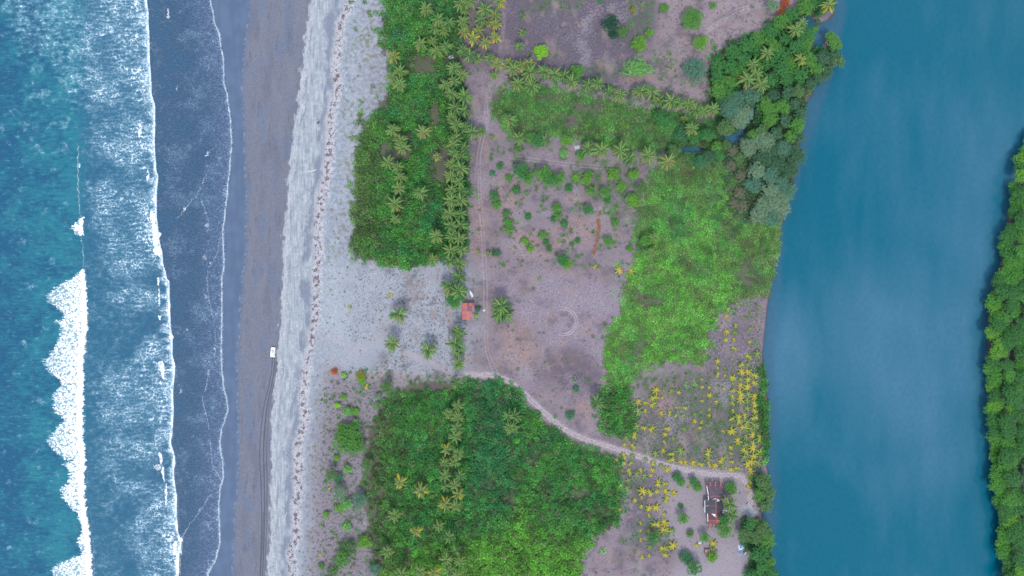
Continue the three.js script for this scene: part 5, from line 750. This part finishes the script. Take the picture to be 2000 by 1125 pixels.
{ // red-roofed hut
  const g = new THREE.Group(), cx = wx(915.5), cz = wz(607.5), w = 6.0, d = 8.2, gy = groundH(915, 607); g.position.set(cx, gy, cz);
  const wall = paint(0.30, 0.24, 0.22), post = paint(0.16, 0.11, 0.09);
  mesh(box(w - 1.0, 2.2, 0.12, 0, 1.1, -d / 2 + 0.6), wall, 'wall', g); mesh(box(0.12, 2.2, d - 1.3, -w / 2 + 0.5, 1.1, 0), wall, 'wall', g); mesh(box(0.12, 2.2, d - 1.3, w / 2 - 0.5, 1.1, 0), wall, 'wall', g);
  for (const sx of [-1, 1]) for (const sz of [-1, 0, 1]) mesh(box(0.16, 2.4, 0.16, sx * (w / 2 - 0.32), 1.2, sz * (d / 2 - 0.35)), post, 'post', g);
  const S = { salmon: sheetMat(0.60, 0.20, 0.17), rose: sheetMat(0.45, 0.17, 0.165, 1), red: sheetMat(0.34, 0.085, 0.09), grey: sheetMat(0.29, 0.25, 0.29, 1), dull: sheetMat(0.25, 0.12, 0.14) };
  const pick = [['salmon', 'red', 'rose', 'red'], ['salmon', 'dull', 'red', 'rose'], ['rose', 'dull', 'dull', 'grey'], ['salmon', 'salmon', 'grey', 'dull'], ['rose', 'salmon', 'salmon', 'grey'], ['salmon', 'salmon', 'rose', 'grey']];
  const rz = -w / 2 + 2.25, R0 = [rz, 3.25, -d / 2], R1 = [rz, 3.25, d / 2];
  // the ridge runs along z, nearer the west eave
  slope(g, 'roof_sheet', [rz, 3.25, d / 2], R0, [-w / 2, 2.55, -d / 2], [-w / 2, 2.55, d / 2], 6, 1, (i) => S[pick[5 - i][0]], 5);
  slope(g, 'roof_sheet', R0, R1, [w / 2, 2.35, d / 2], [w / 2, 2.35, -d / 2], 6, 3, (i, j) => S[pick[i][j + 1]], 6);
  mesh(box(0.26, 0.06, d + 0.1, rz, 3.34, 0), S.salmon, 'ridge_cap', g);
  add(g, 'tin_hut', 'small hut with a patched red and grey tin roof', 'hut');
}
{ // house: two wings with ridges across, joined by a dark cross roof
  const g = new THREE.Group(), ox = 1391, oy = 981, gy = groundH(1391, 981); g.position.set(wx(ox), gy, wz(oy));
  const X = (mx) => (mx - ox) * U, Z = (my) => (my - oy) * U;
  const D = { plum: sheetMat(0.115, 0.085, 0.125), plum2: sheetMat(0.15, 0.105, 0.14, 1), slate: sheetMat(0.045, 0.055, 0.085, 1), slate2: sheetMat(0.07, 0.075, 0.105), slateR: sheetMat(0.125, 0.07, 0.095), brick: sheetMat(0.42, 0.13, 0.11), rose: sheetMat(0.34, 0.17, 0.17, 1), maroon: sheetMat(0.17, 0.06, 0.075) }, white = paint(0.62, 0.64, 0.68), capM = sheetMat(0.38, 0.10, 0.09), wall = paint(0.36, 0.33, 0.33), timber = paint(0.12, 0.085, 0.08);
  for (const [x0, x1, y0, y1, h] of [[1379, 1406, 946, 968, 2.5], [1375, 1404, 972, 995, 2.6], [1379, 1405, 998, 1015, 2.4]]) for (const [w, d, x, z] of [[X(x1) - X(x0), 0.15, (X(x0) + X(x1)) / 2, Z(y0)], [X(x1) - X(x0), 0.15, (X(x0) + X(x1)) / 2, Z(y1)], [0.15, Z(y1) - Z(y0) - 0.2, X(x0), (Z(y0) + Z(y1)) / 2], [0.15, Z(y1) - Z(y0) - 0.2, X(x1), (Z(y0) + Z(y1)) / 2]]) mesh(box(w, h, d, x, h / 2, z), wall, 'wall', g);
  const P = (x, y, h) => [X(x), h, Z(y)];
  // north wing
  slope(g, 'roof_sheet', P(1408, 961.5, 4.0), P(1379, 961.5, 4.0), P(1375.5, 944.5, 2.6), P(1405, 944.5, 2.6), 8, 2, [D.plum, D.plum2, D.plum], 1);
  slope(g, 'roof_sheet', P(1379, 962, 4.0), P(1408, 962, 4.0), P(1408, 969.5, 3.25), P(1379, 969.5, 3.25), 8, 1, [D.slate2, D.plum], 2);
  // cross roof
  slope(g, 'roof_sheet', P(1391, 996.5, 4.5), P(1391, 968, 4.5), P(1372, 971.5, 2.7), P(1372.5, 995.5, 2.7), 8, 2, (i, j, r) => r() < 0.22 ? D.slateR : r() < 0.5 ? D.slate2 : D.slate, 3);
  slope(g, 'roof_sheet', P(1391, 968, 4.5), P(1391, 996.5, 4.5), P(1406.5, 994.5, 2.7), P(1406, 972, 2.7), 8, 2, [D.slate, D.slate, D.slate2], 4);
  // south wing
  slope(g, 'roof_sheet', P(1407.5, 1008, 3.8), P(1378, 1008, 3.8), P(1377, 996.5, 2.9), P(1406.5, 996.5, 2.9), 8, 1, (i) => i < 4 ? (i % 2 ? D.rose : D.maroon) : D.maroon, 8);
  slope(g, 'roof_sheet', P(1378, 1008.4, 3.8), P(1407.5, 1008.4, 3.8), P(1407, 1016.5, 3.0), P(1377.5, 1016.5, 3.0), 8, 1, [D.rose, D.brick, D.maroon], 9);
  mesh(box(X(1408.5) - X(1378.5), 0.09, 0.4, X(1393.5), 4.12, Z(961.7)), capM, 'ridge_cap', g); mesh(box(0.36, 0.09, Z(1004) - Z(967), X(1391), 4.62, Z(985.5)), capM, 'ridge_cap', g); mesh(box(X(1408) - X(1377.5), 0.09, 0.4, X(1392.7), 3.92, Z(1008.2)), capM, 'ridge_cap', g); mesh(box(0.5, 0.09, 2.3, X(1401.5), 2.95, Z(940.5)), capM, 'ridge_cap', g);
  // open lean-tos: battens carrying loose sheets
  for (let i = 0; i < 9; i++) { const x = 1374.5 + i * 3.3; mesh(corrugated(P(x, 944.5, 2.62), P(x + (i % 3 === 1 ? 1.6 : 2.7), 944.5, 2.62), P(x + (i % 3 === 1 ? 1.6 : 2.7), 936.5 - (i % 2) * 0.8, 2.25), P(x, 936.5, 2.25), 3), i > 7 ? D.brick : [D.maroon, D.plum, D.rose][i % 3], 'lean_to_sheet', g); }
  for (let i = 0; i < 8; i++) { const x = 1378.5 + i * 3.4; mesh(corrugated(P(x, 1015.5, 2.85), P(x + 2.5, 1015.5, 2.85), P(x + 1.7, 1026 - (i % 3) * 1.5, 2.3), P(x - 0.6, 1026 - (i % 2), 2.3), 3), [D.maroon, D.brick, D.slate2, D.rose][i % 4], 'lean_to_sheet', g); }
  for (const [x, y] of [[1375, 937], [1401, 937], [1378, 1025], [1404, 1024]]) mesh(box(0.16, 2.3, 0.16, X(x), 1.15, Z(y)), timber, 'post', g);
  for (const [y, h] of [[937.5, 2.2], [1024, 2.25]]) mesh(box(X(1404) - X(1375), 0.12, 0.12, X(1389.5), h, Z(y)), timber, 'beam', g);
  // white verge boards and gable panels
  const plate = (pts, name) => { const s = new THREE.BufferGeometry(); const v = []; for (let i = 1; i < pts.length - 1; i++) v.push(...pts[0], ...pts[i], ...pts[i + 1]); for (let i = 1; i < pts.length - 1; i++) v.push(...[pts[0], pts[i + 1], pts[i]].flatMap((p) => [p[0], p[1] - 0.05, p[2]])); s.setAttribute('position', new THREE.Float32BufferAttribute(v, 3)); s.computeVertexNormals(); mesh(s, white, name, g); };
  plate([P(1391, 965.5, 4.05), P(1380, 971.5, 3.35), P(1391, 972.2, 4.62)], 'gable_panel'); plate([P(1392.5, 966, 4.05), P(1393, 972.4, 4.55), P(1400.5, 970.8, 3.5)], 'gable_panel'); plate([P(1382.5, 995.5, 3.72), P(1391, 1003.5, 3.75), P(1391, 996.5, 4.6)], 'gable_panel');
  plate([P(1405, 966.5, 3.1), P(1416.5, 966.5, 2.7), P(1417, 971.8, 2.7), P(1404, 971.8, 3.1)], 'porch_roof'); plate([P(1406.5, 990.5, 2.9), P(1414, 990, 2.6), P(1415, 995, 2.6), P(1405, 996, 2.9)], 'porch_roof');
  for (const [x, y] of [[1416, 967], [1416, 971.4], [1414, 994]]) mesh(box(0.12, 2.62, 0.12, X(x), 1.31, Z(y)), timber, 'post', g);
  for (const [x0, y0, x1, y1, h] of [[1374.6, 943, 1377.8, 961.5, 3.35], [1377.4, 962, 1377.4, 970, 3.7], [1371.5, 972, 1371.8, 995, 2.75], [1376, 996.5, 1376.8, 1012, 3.4]]) { const L = Math.hypot(X(x1) - X(x0), Z(y1) - Z(y0)), b = box(0.28, 0.14, L); b.rotateY(Math.atan2(X(x1) - X(x0), Z(y1) - Z(y0))); b.translate((X(x0) + X(x1)) / 2, h, (Z(y0) + Z(y1)) / 2); mesh(b, white, 'verge_board', g); }
  mesh(box(1.3, 0.06, 0.7, X(1376), 3.25, Z(981.5)), D.rose, 'roof_patch', g);
  add(g, 'tin_roofed_house', 'rambling house with dark roofs, red ridges and white gables', 'house');
}
{ // white car on the beach, seen from above, heading up the picture
  const g = new THREE.Group(); g.position.set(wx(535.3), groundH(535, 688), wz(687.5)); g.rotation.y = -0.06;
  const body = new THREE.MeshPhysicalMaterial({ color: new THREE.Color(0.80, 0.81, 0.83), roughness: 0.35, clearcoat: 0.6, clearcoatRoughness: 0.15 }), glass = new THREE.MeshPhysicalMaterial({ color: new THREE.Color(0.03, 0.035, 0.045), roughness: 0.08 }), black = paint(0.025, 0.025, 0.028, 0.8), chrome = paint(0.3, 0.3, 0.32, 0.4, 0.7);
  const prof = (pts, depth, bev) => { const s = new THREE.Shape(pts.map((p) => new THREE.Vector2(...p))); const e = new THREE.ExtrudeGeometry(s, { depth: depth - 2 * bev, bevelEnabled: true, bevelSize: bev, bevelThickness: bev, bevelSegments: 2 }); e.translate(0, 0, -(depth - 2 * bev) / 2); e.rotateY(Math.PI / 2); return e; };   // profile x = forward (-z)
  const b = mesh(prof([[-2.3, 0.45], [2.25, 0.45], [2.3, 0.75], [2.1, 0.98], [0.95, 1.08], [-2.25, 1.08], [-2.32, 0.8]], 1.98, 0.09), body, 'body', g);
  const c = mesh(prof([[-2.1, 1.08], [0.85, 1.08], [0.2, 1.78], [-1.9, 1.80]], 1.72, 0.1), body, 'cabin', g);
  const pane = (w, l, x, y, z, rx, rz = 0) => { const p = box(w, 0.03, l); p.rotateX(rx); p.rotateZ(rz); p.translate(x, y, z); return p; };
  mesh(pane(1.36, 0.72, 0, 1.49, -0.66, 0.82), glass, 'windscreen', g); mesh(pane(1.3, 0.5, 0, 1.5, 2.1, -1.25), glass, 'rear_window', g);
  for (const s of [-1, 1]) mesh(box(0.03, 0.42, 1.9, s * 0.875, 1.42, 0.6), glass, 'side_window', g);
  const wheel = new THREE.CylinderGeometry(0.39, 0.39, 0.26, 18).rotateZ(Math.PI / 2), rim = new THREE.CylinderGeometry(0.22, 0.22, 0.275, 12).rotateZ(Math.PI / 2);
  for (const sx of [-1, 1]) for (const z of [-1.45, 1.4]) { const w = mesh(wheel, black, 'wheel', g); w.position.set(sx * 0.92, 0.39, z); mesh(rim, chrome, 'rim', w); }
  for (const s of [-1, 1]) { mesh(box(0.24, 0.16, 0.14, s * 1.12, 1.22, -0.62), s > 0 ? black : body, 'mirror', g); mesh(box(0.34, 0.16, 0.06, s * 0.72, 0.8, -2.37), chrome, 'headlight', g); mesh(box(0.06, 0.06, 2.0, s * 0.68, 1.93, 0.9), s > 0 ? black : chrome, 'roof_rail', g); }
  mesh(box(1.9, 0.2, 0.16, 0, 0.55, -2.4), black, 'bumper', g); mesh(box(1.9, 0.2, 0.16, 0, 0.55, 2.4), black, 'bumper', g);
  mesh(new THREE.CylinderGeometry(0.26, 0.28, 0.1, 14).translate(0.22, 1.95, 0.0), black, 'roof_hatch', g); mesh(box(0.42, 0.08, 0.26, -0.12, 1.93, 0.55), paint(0.18, 0.15, 0.16), 'roof_box', g); mesh(box(0.14, 0.08, 1.2, 0.5, 1.93, 1.15), black, 'ladder', g);
  add(g, 'beach_car', 'white off-road car on dark sand with tracks behind', 'car');
}
function log(mx, my, len, rad, ang, m, label, name = 'driftwood_log') {
  const g = new THREE.Group(), r = rng(Math.round(mx + my)); g.position.set(wx(mx), groundH(mx, my) + rad * 0.7, wz(my)); g.rotation.y = ang;
  const a = len / 2, geo = mergeGeometries([woodTube([-a, 0, 0], [-a * 0.2, 0.04, 0.08 * len * 0.3], rad, rad * 0.9, 7), woodTube([-a * 0.2, 0.04, 0.08 * len * 0.3], [a * 0.5, 0, 0.05], rad * 0.9, rad * 0.7, 7), woodTube([a * 0.5, 0, 0.05], [a, 0.05, -0.1 * len], rad * 0.7, rad * 0.35, 7)]); mesh(geo, m, 'stem', g);
  mesh(woodTube([-a * 0.5, 0, 0], [-a * 0.2, 0.15, 0.22 * len], rad * 0.4, rad * 0.15, 5), m, 'branch', g); mesh(woodTube([a * 0.2, 0, 0], [a * 0.5, 0.12, -0.18 * len], rad * 0.35, rad * 0.12, 5), m, 'branch', g);
  add(g, name, label, 'log');
}
const bleached = paint(0.62, 0.60, 0.62, 0.9), darkWood = paint(0.07, 0.06, 0.07, 0.95), greyWood = paint(0.36, 0.30, 0.31, 0.9);
log(612, 334, 4.2, 0.22, 0.12, bleached, 'long bleached driftwood log on the pale sand band');
log(602, 305, 1.6, 0.14, -0.6, bleached, 'short bleached driftwood stick above the long log');
log(623, 240, 1.4, 0.4, 0.9, darkWood, 'dark waterlogged stump on the pale sand band');
log(665, 128, 2.4, 0.14, 0.4, bleached, 'bleached branch lying among the upper strand litter');
log(560, 1003, 2.6, 0.13, 1.1, bleached, 'bleached branch on the lower beach strand line');
log(690, 108, 2.6, 0.12, 2.2, bleached, 'thin bleached branch at the dune foot near the top');
log(1572, 22, 5, 0.3, 0.5, greyWood, 'pale fallen trunk at the creek mouth, uppermost'); log(1578, 27, 3.6, 0.3, 0.75, greyWood, 'pale fallen trunk at the creek mouth, middle one'); log(1592, 27, 3.4, 0.25, 0.6, greyWood, 'pale fallen trunk at the creek mouth, nearest the river');
log(1569, 258, 3.4, 0.1, 0.05, greyWood, 'grey branch sticking out over the river', 'fallen_branch');
log(1457, 980, 1.6, 0.16, 0.8, darkWood, 'short dark log beside the pale concrete pad'); log(1478, 1008, 2.0, 0.22, -0.5, darkWood, 'dark log at the river landing');
function tarp(mx, my, w, d, h, ang, m, name, label, category, seed) {       // crumpled sheet thrown over something
  const g = new THREE.PlaneGeometry(w, d, 10, 10).rotateX(-Math.PI / 2), p = g.attributes.position;
  for (let i = 0; i < p.count; i++) { const x = p.getX(i) / w * 2, z = p.getZ(i) / d * 2, e = Math.max(Math.abs(x), Math.abs(z)); p.setY(i, h * step(1.05, 0.35, e) * (0.75 + 0.5 * noise(x * 2 + seed, z * 2)) + 0.08 * noise(x * 5 + seed, z * 5) + 0.03); p.setX(i, p.getX(i) * (1 + 0.15 * noise(z * 2 + seed, 4))); p.setZ(i, p.getZ(i) * (1 + 0.15 * noise(x * 2 + seed, 9))); }
  g.computeVertexNormals(); const o = mesh(g, m); o.position.set(wx(mx), groundH(mx, my), wz(my)); o.rotation.y = ang; add(o, name, label, category); return o;
}
const cloth = (r, g, b) => new THREE.MeshStandardMaterial({ color: new THREE.Color(r, g, b).multiplyScalar(0.7), roughness: 0.85, side: THREE.DoubleSide });
tarp(881, 113, 2.6, 2.2, 0.5, 0.4, cloth(0.62, 0.62, 0.72), 'plastic_sheet', 'white plastic sheet on the ground among palms', 'sheet', 2); tarp(872, 131, 2, 1.8, 0.4, 1.0, cloth(0.6, 0.6, 0.7), 'plastic_sheet', 'smaller white plastic sheet beside the palm trunks', 'sheet', 5);
tarp(1127, 290, 2.6, 2.2, 0.6, 0.2, cloth(0.34, 0.35, 0.42), 'rubble_heap', 'pale grey rubble heap left of the lone palms', 'heap', 8).userData.label = 'pale grey rubble heap at the end of the palms';
tarp(1446, 1066, 3.0, 2.6, 1.0, 0.2, cloth(0.42, 0.55, 0.78), 'blue_tarp', 'pale blue tarp over goods in the south yard', 'tarp', 11); tarp(1444, 1078, 3.6, 2.4, 0.7, 0.3, cloth(0.20, 0.23, 0.32), 'grey_tarp', 'dark grey tarp below the pale blue tarp', 'tarp', 14); tarp(1454, 1077, 1.6, 1.2, 0.5, 0.8, cloth(0.6, 0.6, 0.55), 'sack_pile', 'white sacks beside the dark grey tarp', 'sacks', 17);
tarp(1365, 1057, 1.5, 1.2, 0.8, 0.5, cloth(0.66, 0.64, 0.70), 'water_tank_cover', 'small white cover under the round green bush', 'cover', 21);
tarp(978, 607, 1.0, 0.8, 0.3, 0.5, cloth(0.6, 0.65, 0.75), 'plastic_sheet', 'scrap of pale plastic beside the wheel tracks', 'sheet', 25).position.set(wx(946), groundH(946, 606), wz(606));
{ // small white boat drawn up by the hut
  const g = new THREE.Group(); g.position.set(wx(921.5), groundH(921, 575) + 0.05, wz(575)); g.rotation.y = 0.42;
  const sections = [[-1.9, 0.25, 0.5], [-1.3, 0.5, 0.46], [0, 0.62, 0.44], [1.1, 0.55, 0.46], [1.7, 0.48, 0.5]], pos = [], idx = [];
  for (const [z, w, h] of sections) pos.push(-w, h, z, -w * 0.55, 0.02, z, w * 0.55, 0.02, z, w, h, z);
  for (let s = 0; s < 4; s++) for (let k = 0; k < 3; k++) { const a = s * 4 + k; idx.push(a, a + 4, a + 1, a + 1, a + 4, a + 5); }
  idx.push(16, 17, 19, 17, 18, 19, 0, 3, 1, 1, 3, 2); const hg = new THREE.BufferGeometry(); hg.setAttribute('position', new THREE.Float32BufferAttribute(pos, 3)); hg.setIndex(idx); hg.computeVertexNormals();
  mesh(hg, paint(0.66, 0.66, 0.74, 0.5), 'hull', g); for (const z of [-0.6, 0.7]) mesh(box(1.1, 0.05, 0.3, 0, 0.42, z), paint(0.62, 0.62, 0.70), 'bench', g); mesh(box(0.5, 0.3, 0.3, 0, 0.62, 1.7), paint(0.05, 0.05, 0.06), 'motor', g);
  add(g, 'small_boat', 'small white boat drawn up above the red hut', 'boat');
}
{ // timber crate in the yard
  const g = new THREE.Group(); g.position.set(wx(1379), groundH(1379, 1073), wz(1073)); const rose = paint(0.42, 0.20, 0.19), dark = paint(0.06, 0.05, 0.07);
  for (let i = 0; i < 5; i++) mesh(box(0.44, 0.06, 1.9, -0.95 + i * 0.48, 1.0 + (i % 2) * 0.02, 0), rose, 'plank', g);
  mesh(box(0.08, 1.0, 1.9, -1.22, 0.5, 0), dark, 'side_panel', g); mesh(box(0.08, 1.0, 1.9, 1.22, 0.5, 0), dark, 'side_panel', g); mesh(box(2.36, 1.0, 0.08, 0, 0.5, -0.93), dark, 'side_panel', g); mesh(box(2.36, 1.0, 0.08, 0, 0.5, 0.93), dark, 'side_panel', g);
  mesh(box(0.1, 0.1, 2.6, -1.5, 1.15, -0.3), dark, 'pole', g); mesh(box(2.6, 0.1, 0.1, 0.2, 1.2, -1.6), dark, 'pole', g); for (const [x, z] of [[-1.5, -1.55], [-1.5, 0.95], [1.45, -1.6]]) mesh(box(0.1, 1.2, 0.1, x, 0.6, z), dark, 'post', g);
  add(g, 'timber_crate', 'low pink planked crate under a pole frame', 'crate');
}
// rust-coloured cut branches heaped in a line across the cleared field
[[1170, 418, 1.6], [1168, 434, 2.0], [1169, 444, 1.8], [1167, 456, 2.0], [1165, 470, 1.4], [1162, 484, 1.8], [1159, 493, 1.3]].forEach(([mx, my, R], i, all) => {
  const r = rng(70 + i), list = []; for (let k = 0; k < 110; k++) { const q = Math.sqrt(r()) * R, a = r() * 6.283; list.push({ p: [Math.cos(a) * q * 0.55, 0.06 + (1 - q / R) * 0.5 * r(), Math.sin(a) * q], n: [(r() - 0.5) * 1.4, 1, (r() - 0.5) * 1.4], s: 0.35 + 0.4 * r(), w: 0.14 + 0.14 * r() }); }
  const o = mesh(leafCloud(90 + i, list, [[0.28, 0.09, 0.04], [0.2, 0.065, 0.045], [0.32, 0.14, 0.06], [0.17, 0.11, 0.075]], 0.25), frondMat); o.position.set(wx(mx), groundH(mx, my), wz(my)); add(o, 'dead_branch_heap', `rust brown heap of dead fronds in the field, ${ordinal(i + 1)} of ${all.length} from the top`, 'heap', 'dead frond heaps in the cleared field');
});
renderer.render(scene, camera);
